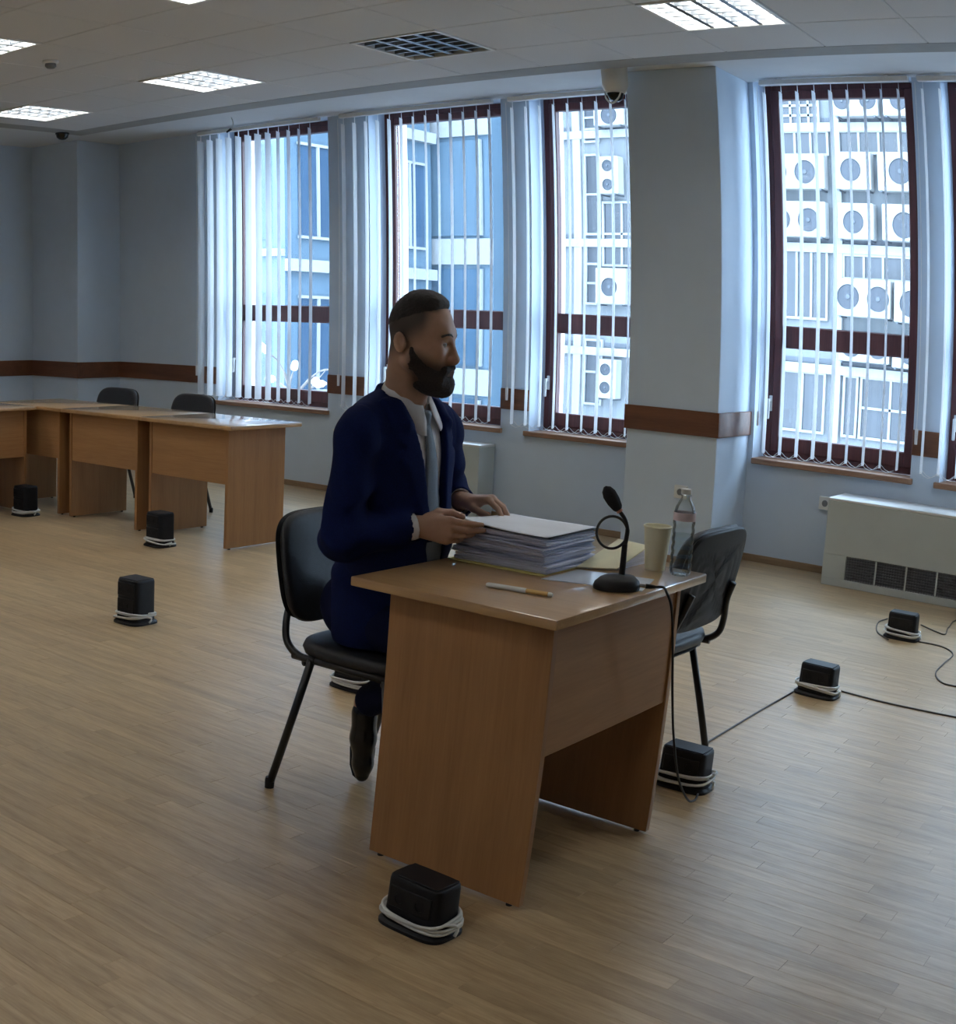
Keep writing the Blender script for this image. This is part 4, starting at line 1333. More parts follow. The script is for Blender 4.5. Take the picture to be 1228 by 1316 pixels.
def sdf_mesh(name, prims, lo, hi, h, mats, parent, disp=None, bs=14):
    lo, hi = np.array(lo, float), np.array(hi, float)
    nb = np.ceil((hi - lo) / (h * bs)).astype(int)
    dims = nb * bs + 1
    G = np.full(dims, 1.0, np.float32)
    Rb = h * bs * math.sqrt(3) / 2
    bi = np.stack(np.meshgrid(*[np.arange(n) for n in nb], indexing='ij'), -1).reshape(-1, 3)
    C = lo + (bi + 0.5) * bs * h
    per = np.stack([f(C) for _, f, _ in prims])
    d = np.full(len(C), 0.5)
    for i, (op, f, k) in enumerate(prims): d = combine(d, per[i], op, k)
    kmax = max(k for _, _, k in prims)
    ax = np.arange(bs + 1)
    off = np.stack(np.meshgrid(ax, ax, ax, indexing='ij'), -1).reshape(-1, 3) * h
    for n in range(len(C)):
        i, j, k = bi[n] * bs
        if abs(d[n]) > Rb * 1.6 + kmax:
            G[i:i + bs + 1, j:j + bs + 1, k:k + bs + 1] = np.sign(d[n])
    for n in range(len(C)):
        if abs(d[n]) <= Rb * 1.6 + kmax:
            i, j, k = bi[n] * bs
            P = lo + bi[n] * bs * h + off
            use = [(op in '&-') or per[q][n] < Rb * 1.3 + kk + 0.01 for q, (op, _, kk) in enumerate(prims)]
            v = evaluate(prims, P, use)
            if disp is not None: v = v + disp(P)
            G[i:i + bs + 1, j:j + bs + 1, k:k + bs + 1] = v.reshape(bs + 1, bs + 1, bs + 1)
    # surface nets
    S = G < 0
    c8 = [(a, b, c) for a in (0, 1) for b in (0, 1) for c in (0, 1)]
    sl = lambda A, o: A[o[0]:A.shape[0] - 1 + o[0], o[1]:A.shape[1] - 1 + o[1], o[2]:A.shape[2] - 1 + o[2]]
    cnt = np.zeros([n - 1 for n in dims], np.uint8)
    for o in c8: cnt += sl(S, o)
    idx = np.argwhere((cnt > 0) & (cnt < 8))
    vid = np.full(cnt.shape, -1, np.int32); vid[tuple(idx.T)] = np.arange(len(idx))
    vals = np.stack([G[idx[:, 0] + o[0], idx[:, 1] + o[1], idx[:, 2] + o[2]] for o in c8], 1)
    acc = np.zeros((len(idx), 3)); num = np.zeros(len(idx))
    for a in range(8):
        for b in range(a + 1, 8):
            oa, ob = np.array(c8[a]), np.array(c8[b])
            if np.abs(oa - ob).sum() != 1: continue
            va, vb = vals[:, a], vals[:, b]
            m = (va < 0) != (vb < 0)
            t = np.where(m, va / np.where(m, va - vb, 1), 0)
            acc += np.where(m[:, None], oa + (ob - oa) * t[:, None], 0); num += m
    verts = lo + (idx + acc / num[:, None]) * h
    faces = []
    for axis in range(3):
        e = [0, 0, 0]; e[axis] = 1
        A = S[tuple(slice(0, n - 1) if q == axis else slice(None) for q, n in enumerate(dims))]
        B = S[tuple(slice(1, n) if q == axis else slice(None) for q, n in enumerate(dims))]
        ed = np.argwhere(A != B)
        u, w = (axis + 1) % 3, (axis + 2) % 3
        ok = (ed[:, u] > 0) & (ed[:, w] > 0) & (ed[:, u] < dims[u] - 1) & (ed[:, w] < dims[w] - 1)
        ed = ed[ok]
        flip = A[tuple(ed.T)]
        q4 = []
        for du, dw in ((-1, -1), (0, -1), (0, 0), (-1, 0)):
            o = ed.copy(); o[:, u] += du; o[:, w] += dw
            q4.append(vid[tuple(o.T)])
        q4 = np.stack(q4, 1)
        q4[~flip] = q4[~flip][:, ::-1]
        faces.append(q4)
    F4 = np.concatenate(faces)
    F4 = F4[(F4 >= 0).all(1)]
    me = bpy.data.meshes.new(name)
    me.vertices.add(len(verts)); me.vertices.foreach_set('co', verts.astype(np.float32).ravel())
    me.loops.add(len(F4) * 4); me.loops.foreach_set('vertex_index', F4.astype(np.int32).ravel())
    me.polygons.add(len(F4)); me.polygons.foreach_set('loop_start', np.arange(len(F4), dtype=np.int32) * 4)
    me.polygons.foreach_set('use_smooth', np.ones(len(F4), bool))
    me.update(calc_edges=True); me.validate()
    return link(name, me, parent, mats), verts


def pt(p, o=(0, 0, 0)): return np.array(p, float)


# --- frames ------------------------------------------------------------------
HC = V3(-2.150, 2.868, 1.352)                       # middle of the head, between the ears
yw, pd = math.radians(HEAD_YAW), math.radians(4)
HF = V3(math.cos(yw) * math.cos(pd), math.sin(yw) * math.cos(pd), -math.sin(pd))
HL = V3(-math.sin(yw), math.cos(yw), 0)
HU = np.cross(HF, HL)
HR = np.stack([HF, HL, HU], 1)                       # columns: forward, left, up
HS = 1.03


def hp(x, y, z): return HC + HR @ (V3(x, y, z) * HS)


def hrc(a, b, r1, r2=None, **kw): return rc(hp(*a), hp(*b), r1 * HS, None if r2 is None else r2 * HS, **kw)


def hel(c, r, tilt=0.0, **kw):
    R = HR
    if tilt:
        t = np.array([[math.cos(tilt), 0, math.sin(tilt)], [0, 1, 0], [-math.sin(tilt), 0, math.cos(tilt)]])
        R = HR @ t
    return el(hp(*c), np.array(r) * HS, R=R, **kw)


both = (-1, 1)
head = [hel((0.000, 0, 0.034), (0.087, 0.0745, 0.089)),
        hel((0.030, 0, -0.005), (0.062, 0.064, 0.090), k=0.03),
        hel((0.038, 0, -0.078), (0.047, 0.052, 0.050), k=0.03),
        hrc((0.076, -0.028, 0.020), (0.076, 0.028, 0.020), 0.0165, k=0.02)]
for s in both:
    head += [hrc((-0.004, s * 0.058, -0.058), (0.064, s * 0.016, -0.106), 0.024, 0.020, k=0.025),
             hel((0.058, s * 0.045, -0.030), (0.028, 0.021, 0.024), k=0.02)]
head += [hrc((0.083, 0, 0.012), (0.104, 0, -0.042), 0.0085, 0.0118, k=0.012),
         hrc((0.103, 0, -0.046), (0.086, 0, -0.060), 0.010, 0.012, k=0.012)]
for s in both:
    head += [hel((0.097, s * 0.0125, -0.048), (0.012, 0.008, 0.009), k=0.007)]
for s in both:
    head += [hel((0.094, s * 0.034, -0.006), (0.020, 0.019, 0.0125), op='-', k=0.008)]
for s in both:                                       # eyelids
    head += [hrc((0.0815, s * 0.021, 0.0005), (0.0825, s * 0.033, 0.0025), 0.0042, k=0.005), hrc((0.0825, s * 0.033, 0.0025), (0.0745, s * 0.047, -0.0025), 0.0042, k=0.005),
             hrc((0.081, s * 0.022, -0.0150), (0.076, s * 0.045, -0.0145), 0.0048, k=0.006)]
head += [hrc((0.090, -0.019, -0.0785), (0.0965, 0, -0.077), 0.006, 0.007, k=0.008), hrc((0.090, 0.019, -0.0785), (0.0965, 0, -0.077), 0.006, 0.007, k=0.008),
         hrc((0.088, -0.016, -0.088), (0.094, 0, -0.089), 0.0065, 0.0075, k=0.006), hrc((0.088, 0.016, -0.088), (0.094, 0, -0.089), 0.0065, 0.0075, k=0.006)]
for s in both:
    head += [hel((-0.031, s * 0.0775, -0.012), (0.0175, 0.0085, 0.0275), tilt=-0.18, k=0.006),
             hel((-0.026, s * 0.086, -0.009), (0.010, 0.0075, 0.0175), tilt=-0.18, op='-', k=0.004),
             hel((-0.019, s * 0.076, -0.018), (0.005, 0.006, 0.007), k=0.004)]
NB = V3(-2.228, 2.886, 1.12)
neck = [rc(hp(-0.030, 0, -0.05), NB, 0.053, 0.056, k=0.03), rc(hp(0.012, 0, -0.085), V3(-2.180, 2.885, 1.14), 0.028, 0.030, k=0.03)]

# joints
SH = {-1: V3(-2.222, 2.695, 1.092), 1: V3(-2.222, 3.082, 1.092)}
EL = {-1: V3(-2.222, 2.635, 0.812), 1: V3(-2.275, 3.215, 0.850)}
WR = {-1: V3(-2.112, 2.828, 0.846), 1: V3(-2.185, 3.150, 0.880)}
HIP = {-1: V3(-2.33, 2.84, 0.565), 1: V3(-2.33, 3.02, 0.565)}
KN = {-1: V3(-1.925, 2.80, 0.535), 1: V3(-1.925, 3.06, 0.535)}
AN = {-1: V3(-2.345, 2.945, 0.265), 1: V3(-2.10, 3.10, 0.115)}


def unit(v): return v / np.linalg.norm(v)


def hand(o, ex, ep, fingers, thumb):
    """o wrist, ex along the hand, ep out of the palm; thumb side = et"""
    ex = unit(ex); ep = unit(ep - ex * (ep @ ex)); et = thumb['side']; et = unit(et - ex * (et @ ex) - ep * (et @ ep))
    q = lambda x, y, z: o + ex * x + ep * y + et * z
    P = []
    base = [(0.087, 0.0, 0.0295), (0.091, -0.002, 0.0095), (0.087, -0.001, -0.0105), (0.079, 0.001, -0.0285)]
    for i, b in enumerate(base):
        P.append(rc(q(0.004, 0.002, b[2] * 0.55), q(*b), 0.0155, 0.0118, k=0.010))
    P.append(rc(q(0.02, 0.010, 0.018), q(0.055, 0.010, 0.024), 0.014, 0.011, k=0.012))
    P.append(rc(q(0.015, 0.008, -0.016), q(0.06, 0.007, -0.022), 0.013, 0.010, k=0.012))
    lens = [(0.042, 0.026, 0.021), (0.046, 0.029, 0.022), (0.042, 0.027, 0.021), (0.033, 0.021, 0.019)]
    rad = [0.0092, 0.0095, 0.0090, 0.0080]
    tips = []
    for i, (b, bend, spread) in enumerate(zip(base, fingers[0], fingers[1])):
        p = np.array(b); ang = 0.0
        for j in range(3):
            ang += bend[j]
            dv = np.array([math.cos(ang) * math.cos(spread), math.sin(ang), math.cos(ang) * math.sin(spread)])
            p2 = p + dv * lens[i][j]
            P.append(rc(q(*p), q(*p2), rad[i] * (1 - 0.07 * j), rad[i] * (0.93 - 0.09 * j), k=0.0028 if j else 0.005))
            p = p2
        tips.append((q(*p), q(*(p - dv * 0.006)), dv))
    pp = [q(*v) for v in thumb['path']]
    rr_ = (0.0150, 0.0115, 0.0100, 0.0085)
    for j in range(len(pp) - 1):
        P.append(rc(pp[j], pp[j + 1], rr_[j], rr_[j + 1], k=0.006 if j else 0.012))
    return P


ex_r = V3(0.155, 0.062, -0.010)
hand_r = hand(WR[-1] + unit(ex_r) * 0.012, ex_r, V3(-0.33, 0.94, 0.05),
              ([(0.10, 0.22, 0.22), (0.22, 0.38, 0.30), (0.42, 0.60, 0.35), (0.55, 0.75, 0.40)], (-0.05, -0.03, 0.02, 0.06)),
              {'side': V3(0, 0, 1), 'path': [(0.018, 0.010, 0.022), (0.045, 0.022, 0.042), (0.078, 0.040, 0.042), (0.106, 0.060, 0.032)]})
ex_l = V3(0.115, 0.030, 0.018)
hand_l = hand(WR[1] + unit(ex_l) * 0.010, ex_l, V3(0, 0, -1),
              ([(0.75, 0.42, 0.25), (0.70, 0.45, 0.28), (0.70, 0.48, 0.28), (0.72, 0.50, 0.28)], (0.10, 0.03, -0.05, -0.13)),
              {'side': V3(0.45, -0.9, 0), 'path': [(0.016, 0.006, 0.022), (0.040, 0.020, 0.040), (0.066, 0.034, 0.046), (0.088, 0.042, 0.042)]})
body = head + neck
body += [el(V3(-2.240, 2.888, 1.0), (0.100, 0.155, 0.17), k=0.04), el(V3(-2.245, 2.90, 0.78), (0.100, 0.14, 0.2), k=0.05), el(V3(-2.300, 2.93, 0.585), (0.13, 0.165, 0.095), k=0.05),
         rc(V3(-2.232, 2.73, 1.085), V3(-2.232, 3.05, 1.085), 0.048, k=0.04)]
for s in both:
    body += [rc(SH[s], EL[s], 0.048, 0.040, k=0.02), rc(EL[s], WR[s], 0.040, 0.0255, k=0.015), rc(WR[s], WR[s] + unit(ex_r if s < 0 else ex_l) * 0.02, 0.0265, 0.022, k=0.01),
             rc(HIP[s], KN[s], 0.072, 0.052, k=0.03), rc(KN[s], AN[s], 0.048, 0.034, k=0.02)]
FT = {-1: (V3(-2.372, 2.965, 0.075), 0.030), 1: (V3(-1.93, 3.12, 0.045), 0.030)}
for s in both: body.append(rc(AN[s], AN[s] * 0.6 + FT[s][0] * 0.4, 0.030, 0.022, k=0.015))
body += hand_r + hand_l

M['skin'], nt, b_, out_ = new_mat('skin')
at_ = N(nt, 'ShaderNodeAttribute', attribute_name='stubble')
no_ = N(nt, 'ShaderNodeTexNoise', inp={'Scale': 60.0, 'Detail': 4.0}); tc_ = N(nt, 'ShaderNodeTexCoord'); nt.links.new(tc_.outputs['Object'], no_.inputs['Vector'])
c1 = N(nt, 'ShaderNodeMix', data_type='RGBA'); c1.inputs[6].default_value = (0.40, 0.235, 0.165, 1); c1.inputs[7].default_value = (0.48, 0.30, 0.215, 1)
nt.links.new(no_.outputs['Fac'], c1.inputs[0])
c2 = N(nt, 'ShaderNodeMix', data_type='RGBA'); c2.inputs[7].default_value = (0.034, 0.025, 0.021, 1)
nt.links.new(at_.outputs['Fac'], c2.inputs[0]); nt.links.new(c1.outputs[2], c2.inputs[6]); nt.links.new(c2.outputs[2], b_.inputs['Base Color'])
b_.inputs['Roughness'].default_value = 0.5; b_.inputs['Subsurface Weight'].default_value = 0.08; b_.inputs['Subsurface Radius'].default_value = (0.01, 0.004, 0.002)
M['hair'] = mat('dark_hair', (0.022, 0.016, 0.014), 0.6, 0.4, 220, 0.6, 500)
M['beard'] = mat('dark_beard', (0.026, 0.017, 0.014), 0.7, 0.45, 260, 0.8, 420)
M['suit'] = mat('navy_wool', (0.0048, 0.0115, 0.066), 0.85, 0.18, 240, 0.12, 700, spec=0.12)
M['trousers'] = mat('navy_trousers', (0.0045, 0.008, 0.038), 0.85, 0.18, 240, 0.12, 700, spec=0.12)
M['shirt'] = mat('white_shirt', (0.70, 0.71, 0.74), 0.8, 0.03, 60, 0.05, 400)
M['tie'] = mat('grey_tie', (0.15, 0.19, 0.24), 0.6, 0.15, 420, 0.1, 600)
M['shoe'] = mat('black_leather', (0.010, 0.010, 0.012), 0.22, 0.1, 30)
M['eye_white'] = mat('eye_white', (0.36, 0.33, 0.31), 0.3, 0.02)
M['iris'] = mat('iris', (0.03, 0.02, 0.015), 0.15, 0.1)

person = empty('person', (-2.27, 2.93, 0))
tag(person, 'bearded man in a navy suit and grey tie, seated with hands on papers', 'person')
POFF = np.array(person.location)


def reset(o):                                       # meshes are made in room coordinates
    o.location = -Vector(person.location); return o


bo, bv = sdf_mesh('body', body, (-2.50, 2.52, 0.02), (-1.85, 3.30, 1.52), 0.0034, M['skin'], person)
reset(bo)
loc_ = (bv - HC) @ HR / HS
sm_ = lambda x, a, b: np.clip((x - a) / (b - a), 0, 1) ** 2 * (3 - 2 * np.clip((x - a) / (b - a), 0, 1))
X_, Y_, Z_ = loc_.T
ear = (np.abs(Y_) > 0.0758) & (Z_ < 0.018) & (Z_ > -0.045) & (X_ > -0.052) & (X_ < -0.010)
hl = Z_ - 0.75 * X_
st = sm_(hl, -0.045, 0.040) * sm_(-X_, -0.060, -0.022) * sm_(Z_, -0.115, -0.06)
st = np.maximum(st, sm_(Z_ - 0.30 * X_, 0.050, 0.070) * sm_(-X_, -0.075, -0.055))
st[ear] *= 0.05
st = st * 0.95
cheek = sm_(-(Z_ + 0.046 + 0.35 * np.clip(X_, 0, 0.1) - 0.028), -0.010, 0.030) * sm_(X_, -0.024, 0.012) * sm_(Z_, -0.165, -0.115)
st = np.maximum(st, 0.8 * cheek)
at = bo.data.attributes.new('stubble', 'FLOAT', 'POINT'); at.data.foreach_set('value', np.clip(st, 0, 1).astype(np.float32))

hl_ = lambda P: (P - HC) @ HR / HS
hairp = [hel((0.000, 0, 0.034), (0.0888, 0.0762, 0.0925)), hel((0.018, 0, 0.097), (0.052, 0.052, 0.028), k=0.03),
         fn(lambda P: (0.056 + 0.40 * hl_(P)[:, 0] - hl_(P)[:, 2]) / 1.15, '&', 0.016),
         fn(lambda P: hl_(P)[:, 0] - (0.084 - 0.35 * np.abs(hl_(P)[:, 1]) - 0.30 * np.clip(0.10 - hl_(P)[:, 2], 0, 1)), '&', 0.008)]
nz = lambda P, f, a: a * np.sin(P[:, 0] * f + 3 * np.sin(P[:, 1] * f * .6)) * np.sin(P[:, 1] * f * 1.1 + 2 * np.sin(P[:, 2] * f * .5)) * np.sin(P[:, 2] * f * .9)
hlo, hhi = HC - 0.165, HC + 0.165
ho, _ = sdf_mesh('hair', hairp, hlo, hhi, 0.0032, M['hair'], person, lambda P: nz(P, 260, 0.0014)); reset(ho)
bp_ = []
for s in both:
    bp_ += [hrc((0.000, s * 0.0665, -0.026), (0.004, s * 0.0625, -0.060), 0.0055, 0.0135, k=0.014), hrc((0.002, s * 0.0585, -0.062), (0.060, s * 0.030, -0.106), 0.018, 0.025, k=0.02)]
for s in both: bp_ += [hrc((0.006, s * 0.0600, -0.052), (0.060, s * 0.041, -0.088), 0.0130, 0.0140, k=0.016)]
bp_ += [hel((0.060, 0, -0.114), (0.044, 0.043, 0.032), k=0.02), hel((0.036, 0, -0.118), (0.050, 0.046, 0.024), k=0.02), hrc((0.085, 0, -0.106), (0.080, 0, -0.122), 0.019, 0.022, k=0.02)]
for s in both:
    bp_ += [hrc((0.099, 0, -0.0655), (0.086, s * 0.027, -0.075), 0.0072, 0.0088, k=0.006), hrc((0.086, s * 0.027, -0.075), (0.076, s * 0.034, -0.096), 0.0088, 0.014, k=0.012)]
bp_ += [hrc((0.106, -0.017, -0.0825), (0.106, 0.017, -0.0825), 0.0062, op='-', k=0.005)]
beo, _ = sdf_mesh('beard', bp_, hp(0.04, 0, -0.09) - 0.11, hp(0.04, 0, -0.09) + 0.115, 0.003, M['beard'], person, lambda P: nz(P, 330, 0.0014)); reset(beo)
for s in both:
    mb = MB()
    bro = [hp(0.0945, s * 0.013, 0.0150), hp(0.0935, s * 0.026, 0.0195), hp(0.0880, s * 0.040, 0.0200), hp(0.0755, s * 0.053, 0.013)]
    mb.tube(catmull(bro, 5), [0.0040] * 5 + [0.0046] * 5 + [0.0038] * 5 + [0.002], 8); reset(mb.build('eyebrow', M['hair'], person, 180))
    c_ = hp(0.0752, s * 0.0335, -0.0065)
    mb = MB(); mb.lathe([(0, -0.0118), (0.006, -0.0102), (0.0102, -0.006), (0.0118, 0), (0.0102, 0.006), (0.006, 0.0102), (0, 0.0118)], 20, c_, axis=HF); e_ = reset(mb.build('eye', M['eye_white'], person, 180))
    mb = MB(); mb.lathe([(0.0063, 0.0098), (0.004, 0.0112), (0, 0.0122)], 16, c_, axis=HF); mb.build('iris', M['iris'], e_, 180)

# --- clothes -------------------------------------------------------------------
def torso(g):
    T_ = [el(V3(-2.236, 2.888, 1.00), (0.128 + g, 0.190 + g, 0.20 + g), k=0.05), el(V3(-2.248, 2.888, 1.095), (0.102 + g, 0.185 + g, 0.095 + g), k=0.04),
          el(V3(-2.232, 2.900, 0.80), (0.138 + g, 0.178 + g, 0.22 + g), k=0.05)]
    for s in both:
        T_ += [rc(V3(-2.235, 2.888 + s * 0.055, 1.150), V3(-2.225, 2.888 + s * 0.165, 1.112), 0.044 + g, 0.052 + g, k=0.03)]
    return T_


YC, ZC = 2.888, 1.0
def vhalf(z):                                        # half width of the jacket opening
    return np.interp(z, [0.45, 0.76, 0.88, 0.97, 1.08, 1.15, 1.25], [0.06, 0.034, 0.046, 0.056, 0.074, 0.084, 0.088])
def vmid(z): return YC + np.interp(z, [0.76, 1.1], [0.012, 0.0])
jk = torso(0.008)
jk += [el(V3(-2.268, 2.918, 0.60), (0.158, 0.192, 0.26), k=0.05)]
for s in both:
    jk += [rc(V3(-2.225, YC + s * 0.172, 1.096), SH[s] + V3(0, 0, -0.01), 0.062, 0.063, k=0.03), rc(SH[s] + V3(0, 0, -0.01), EL[s], 0.063, 0.056, k=0.02), rc(EL[s], EL[s] + (WR[s] - EL[s]) * 0.77, 0.058, 0.0495, k=0.02)]
col_pts = [(-2.135, -0.094, 1.125), (-2.172, -0.090, 1.162), (-2.222, -0.080, 1.196), (-2.262, -0.048, 1.216), (-2.276, 0, 1.222), (-2.262, 0.048, 1.216), (-2.222, 0.080, 1.196), (-2.172, 0.090, 1.162), (-2.135, 0.094, 1.125)]
for a, b in zip(col_pts, col_pts[1:]):
    jk.append(rc(V3(a[0], YC + a[1], a[2] - 0.006), V3(b[0], YC + b[1], b[2] - 0.006), 0.012, k=0.012))
# lapels: slightly raised areas beside the opening, with a notch
def lapel(P):
    z = P[:, 2]; y = np.abs(P[:, 1] - vmid(z)) - vhalf(z)
    w_ = np.interp(z, [0.80, 0.90, 1.04, 1.06, 1.075, 1.18], [0.0, 0.030, 0.066, 0.036, 0.054, 0.046])
    return np.maximum(np.maximum(y - w_, 0.80 - z), np.maximum(z - 1.19, -2.20 - P[:, 0]))
def v_cut(P):
    z = P[:, 2]
    return np.maximum(np.abs(P[:, 1] - vmid(z)) - vhalf(z), np.maximum(-2.215 - P[:, 0], 0.47 - z))
jk.append(fn(v_cut, '-', 0.006))
jk.append(rc(NB + V3(0.0, 0, -0.03), hp(-0.03, 0, -0.06), 0.068, 0.062, op='-', k=0.006))
for s in both:                                       # open cuffs
    jk.append(rc(EL[s] + (WR[s] - EL[s]) * 0.62, WR[s], 0.0375, 0.0375, op='-', k=0.003))
jk.append(half((0, 0, -1), -0.486))
jk.append(fn(lambda P: 0.02 - np.sqrt((np.minimum(P[:, 0] + 2.085, 0)) ** 2 + 0) + np.where(P[:, 2] < 0.62, 0.0, -1.0), '&', 0.01))


def folds(P):
    d = np.zeros(len(P))
    sm = lambda x, a, b: np.clip((x - a) / (b - a), 0, 1)
    lp = lapel(P)
    d -= 0.0095 * (1 - sm(lp, -0.002, 0.0015))
    for s, fr in ((-1, 1.0), (1, 1.0)):
        e = EL[s]
        w_ = np.exp(-((P - (e + V3(0.0, 0.01, 0.05))) ** 2).sum(1) / (2 * 0.07 ** 2))
        ph = (P[:, 2] * 62 + P[:, 0] * 55 - P[:, 1] * 20)
        d += w_ * 0.0080 * np.sin(ph + 1.5 * np.sin(P[:, 1] * 30))
        w2 = np.exp(-((P - (SH[s] + V3(0.02, s * 0.0, -0.10))) ** 2).sum(1) / (2 * 0.07 ** 2))
        d += w2 * 0.0045 * np.sin(P[:, 2] * 48 + P[:, 0] * 60 + 1.0)
        # seam between sleeve and body
        q_ = np.abs(P[:, 1] - (YC + s * 0.178))
        d += 0.0025 * np.exp(-(q_ / 0.004) ** 2) * (P[:, 2] > 1.06)
    w3 = np.exp(-((P[:, 2] - 0.70) / 0.10) ** 2)
    d += w3 * 0.0055 * np.sin(P[:, 2] * 55 + P[:, 1] * 25 + P[:, 0] * 30)
    return d


jo, _ = sdf_mesh('jacket', jk, (-2.53, 2.50, 0.46), (-2.03, 3.33, 1.26), 0.0045, M['suit'], person, folds); reset(jo)

shp = torso(-0.006) + [rc(V3(-2.222, 2.887, 1.10), V3(-2.205, 2.882, 1.178), 0.064, 0.0610, k=0.03), half((0, 0, -1), -0.60), half((-1, 0, 0), 2.30)]
so, _ = sdf_mesh('shirt', shp, (-2.32, 2.66, 0.58), (-2.06, 3.12, 1.26), 0.005, M['shirt'], person, lambda P: 0.002 * np.sin(P[:, 1] * 90 + P[:, 2] * 14) * np.exp(-((P[:, 2] - 0.85) / 0.1) ** 2)); reset(so)
for s in both:                                       # cuffs
    ax_ = unit(WR[s] - EL[s]); L_ = np.linalg.norm(WR[s] - EL[s])
    cu = [rc(EL[s] + ax_ * L_ * 0.70, EL[s] + ax_ * (L_ + 0.004), 0.0395, 0.0375), rc(EL[s], EL[s] + ax_ * (L_ + 0.05), 0.0335, 0.0330, op='-', k=0.003),
          half(ax_, (EL[s] + ax_ * (L_ * 0.985)) @ ax_, k=0.003), half(-ax_, -((EL[s] + ax_ * (L_ * 0.62)) @ ax_), k=0.002)]
    co, _ = sdf_mesh('shirt_cuff', cu, WR[s] - 0.13, WR[s] + 0.07, 0.0028, M['shirt'], person); reset(co)
# shirt collar: band with two leaves
mb = MB()
nc = 60
ncen, nax = V3(-2.196, 2.884, 1.186), unit(hp(-0.03, 0, -0.05) - NB)
e1 = unit(V3(1, 0, 0) - nax * nax[0]); e2 = np.cross(nax, e1)
rows = []
for k in range(nc + 1):
    ph = math.radians(13 + 334 * k / nc)              # open at the throat
    fr = (1 + math.cos(ph)) / 2                       # 1 in front, 0 at the nape
    c_, s_ = math.cos(ph), math.sin(ph)
    tip = math.exp(-((min(k, nc - k)) / 7.0) ** 2)
    top = 0.050 - 0.052 * fr
    r0 = 0.0600
    out_l = 0.040 + 0.012 * fr + 0.030 * tip
    p_top = ncen + nax * top + (e1 * c_ + e2 * s_) * r0
    dn = unit(-nax * 0.90 + (e1 * c_ + e2 * s_) * 0.55)
    spread_ = e2 * (0.010 * tip * (1 if s_ > 0 else -1))
    rows.append([ncen + nax * (top - 0.03) + (e1 * c_ + e2 * s_) * (r0 - 0.001), p_top - (e1 * c_ + e2 * s_) * 0.002, p_top + nax * 0.002 + (e1 * c_ + e2 * s_) * 0.003, p_top + dn * out_l * 0.5 + (e1 * c_ + e2 * s_) * 0.004, p_top + dn * out_l + spread_])
vv = [[mb.bm.verts.new(p) for p in r_] for r_ in rows]
for a, b in zip(vv, vv[1:]):
    for k in range(4): mb.bm.faces.new((a[k], b[k], b[k + 1], a[k + 1]))
o = mb.build('shirt_collar', M['shirt'], person, 180); reset(o)
smd = o.modifiers.new('thickness', 'SOLIDIFY'); smd.thickness = 0.0022; smd.offset = 0


def shirt_front(y, z):                               # x of the shirt surface, marching back along the chest
    xs_ = np.linspace(-1.99, -2.23, 160)
    P = np.stack([xs_, np.full(160, y), np.full(160, z)], 1)
    v = evaluate(shp, P)
    i = int(np.argmax(v < 0)) if (v < 0).any() else 120
    return xs_[i]


tr2 = empty('necktie', (0, 0, 0)); tr2.parent = person
bpy.data.objects.remove(tr2)
mb = MB()
rows = []
zs_ = np.linspace(1.118, 0.690, 30)
for z_ in zs_:
    t = (1.118 - z_) / 0.38
    w_ = 0.0145 + 0.031 * min(1, t * 1.25)
    ym = float(vmid(z_)) - 0.004
    row = []
    for u in (-1, -0.6, 0, 0.6, 1):
        y_ = ym + u * w_
        row.append((shirt_front(y_, z_) + 0.009 - 0.004 * abs(u) ** 2, y_, z_))
    rows.append(row)
vv = [[mb.bm.verts.new(p) for p in r_] for r_ in rows]
for a, b in zip(vv, vv[1:]):
    for k in range(4): mb.bm.faces.new((a[k], a[k + 1], b[k + 1], b[k]))
o = mb.build('necktie', M['tie'], person, 180); reset(o)
smd = o.modifiers.new('thickness', 'SOLIDIFY'); smd.thickness = 0.004; smd.offset = 0
kx = shirt_front(YC, 1.13)
kn = [el(V3(kx + 0.004, YC, 1.147), (0.0105, 0.0185, 0.011), k=0.006), el(V3(kx + 0.005, YC, 1.128), (0.0095, 0.0140, 0.020), k=0.010)]
ko, _ = sdf_mesh('tie_knot', kn, V3(kx, YC, 1.13) - 0.05, V3(kx, YC, 1.13) + 0.05, 0.0025, M['tie'], person); reset(ko)

tz = [el(V3(-2.325, 2.93, 0.59), (0.145, 0.180, 0.105), k=0.04)]
for s in both:
    tz += [rc(HIP[s], KN[s], 0.088, 0.070, k=0.03), rc(KN[s], KN[s] + (AN[s] - KN[s]) * 0.93, 0.066, 0.050, k=0.02)]
tz += [half((0, 0, -1), -0.06), half((0, 0, 1), 0.68)]
tz += [fn(lambda P: 0.484 - P[:, 2] - 10 * np.maximum(0, P[:, 0] + 2.06) - 0 * P[:, 1] - np.where(P[:, 2] < 0.40, 1.0, 0.0), '&', 0.004)]
to, _ = sdf_mesh('trousers', tz, (-2.50, 2.70, 0.05), (-1.82, 3.20, 0.72), 0.006, M['trousers'], person, lambda P: 0.004 * np.sin(P[:, 0] * 40 + P[:, 2] * 35) * np.exp(-((P[:, 0] + 1.98) / 0.1) ** 2)); reset(to)


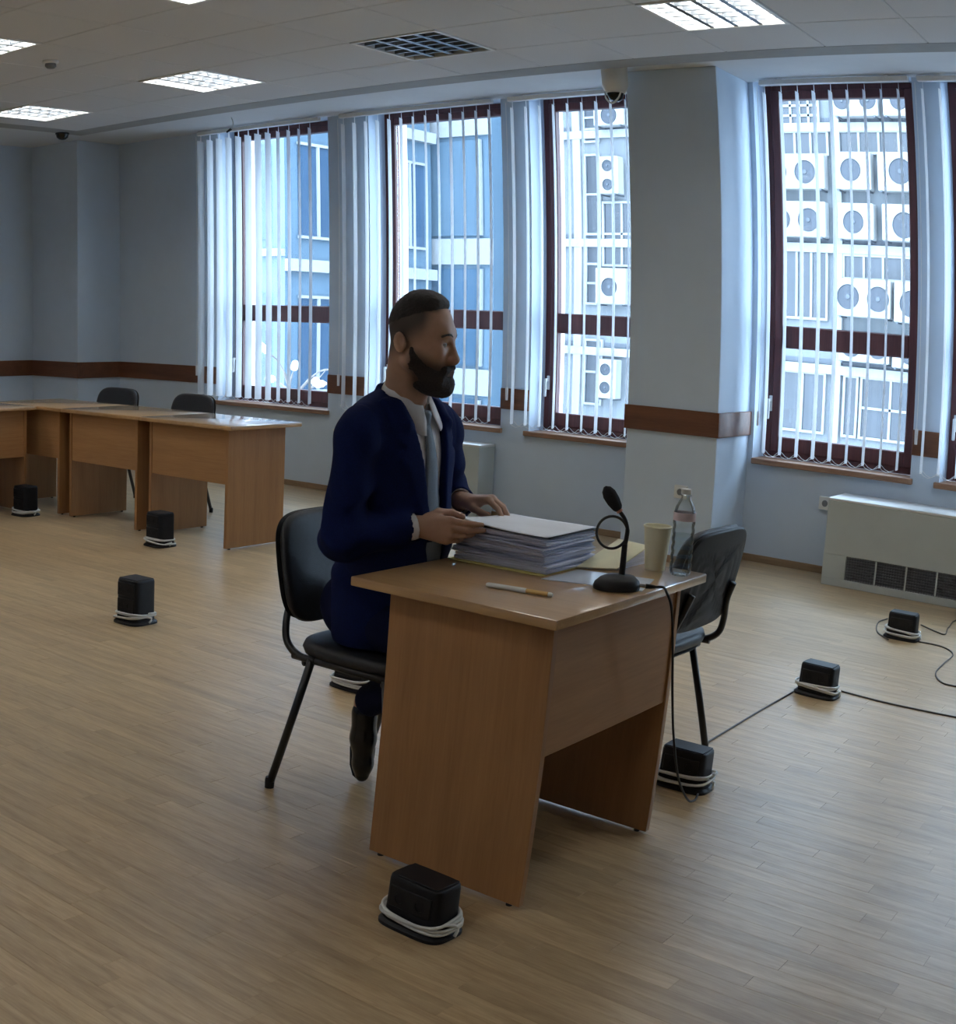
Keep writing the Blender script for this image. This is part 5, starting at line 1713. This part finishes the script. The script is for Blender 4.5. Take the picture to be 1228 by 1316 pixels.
def shoe(an, toe, sole_n, name='shoe'):
    ax_ = unit(toe - an); n_ = unit(sole_n - ax_ * (sole_n @ ax_)); sd = np.cross(ax_, n_)
    L_ = np.linalg.norm(toe - an)
    q = lambda a, b, c: an + ax_ * a * L_ + n_ * b + sd * c
    P = [rc(q(0.05, 0.0, 0), q(0.42, 0.016, 0), 0.041, 0.037, k=0.02), rc(q(0.42, 0.016, 0), q(0.80, 0.030, 0.004), 0.040, 0.030, k=0.02), rc(q(0.80, 0.030, 0.004), q(0.96, 0.035, 0.004), 0.031, 0.022, k=0.02),
         rc(q(-0.02, 0.035, 0), q(0.08, 0.040, 0), 0.034, 0.032, k=0.015)]
    P.append(fn(lambda X: (X - an) @ n_ - 0.058, '&', 0.004))
    o, _ = sdf_mesh(name, P, np.minimum(an, toe) - 0.09, np.maximum(an, toe) + 0.09, 0.0035, M['shoe'], person); reset(o)
    mb = MB()
    pr = [(-0.16, 0.026), (-0.10, 0.034), (0.1, 0.035), (0.35, 0.031), (0.6, 0.040), (0.85, 0.037), (1.0, 0.026), (1.06, 0.010)]
    pts = [(a, w) for a, w in pr] + [(a, -w) for a, w in pr[::-1]]
    lo_ = [mb.bm.verts.new(q(a, 0.056, w)) for a, w in pts]; hi_ = [mb.bm.verts.new(q(a, 0.066, w)) for a, w in pts]
    mb.bm.faces.new(lo_[::-1]); mb.bm.faces.new(hi_)
    for k in range(len(pts)): mb.bm.faces.new((lo_[k], lo_[(k + 1) % len(pts)], hi_[(k + 1) % len(pts)], hi_[k]))
    sl_ = mb.build('sole', M['black_plastic'], o)
    mb = MB()
    hp_ = [(-0.16, 0.026), (-0.10, 0.034), (0.1, 0.034)]
    pts = hp_ + [(a, -w) for a, w in hp_[::-1]]
    lo_ = [mb.bm.verts.new(q(a, 0.066, w)) for a, w in pts]; hi_ = [mb.bm.verts.new(q(a, 0.086, w)) for a, w in pts]
    mb.bm.faces.new(lo_[::-1]); mb.bm.faces.new(hi_)
    for k in range(len(pts)): mb.bm.faces.new((lo_[k], lo_[(k + 1) % len(pts)], hi_[(k + 1) % len(pts)], hi_[k]))
    mb.build('heel', M['black_plastic'], o)


shoe(AN[-1] + V3(0, 0, -0.02), V3(-2.328, 2.930, 0.026), V3(-0.62, 0.78, -0.1))
shoe(AN[1] + V3(0, 0, -0.03), V3(-1.90, 3.12, 0.035), V3(0.1, 0, -1))
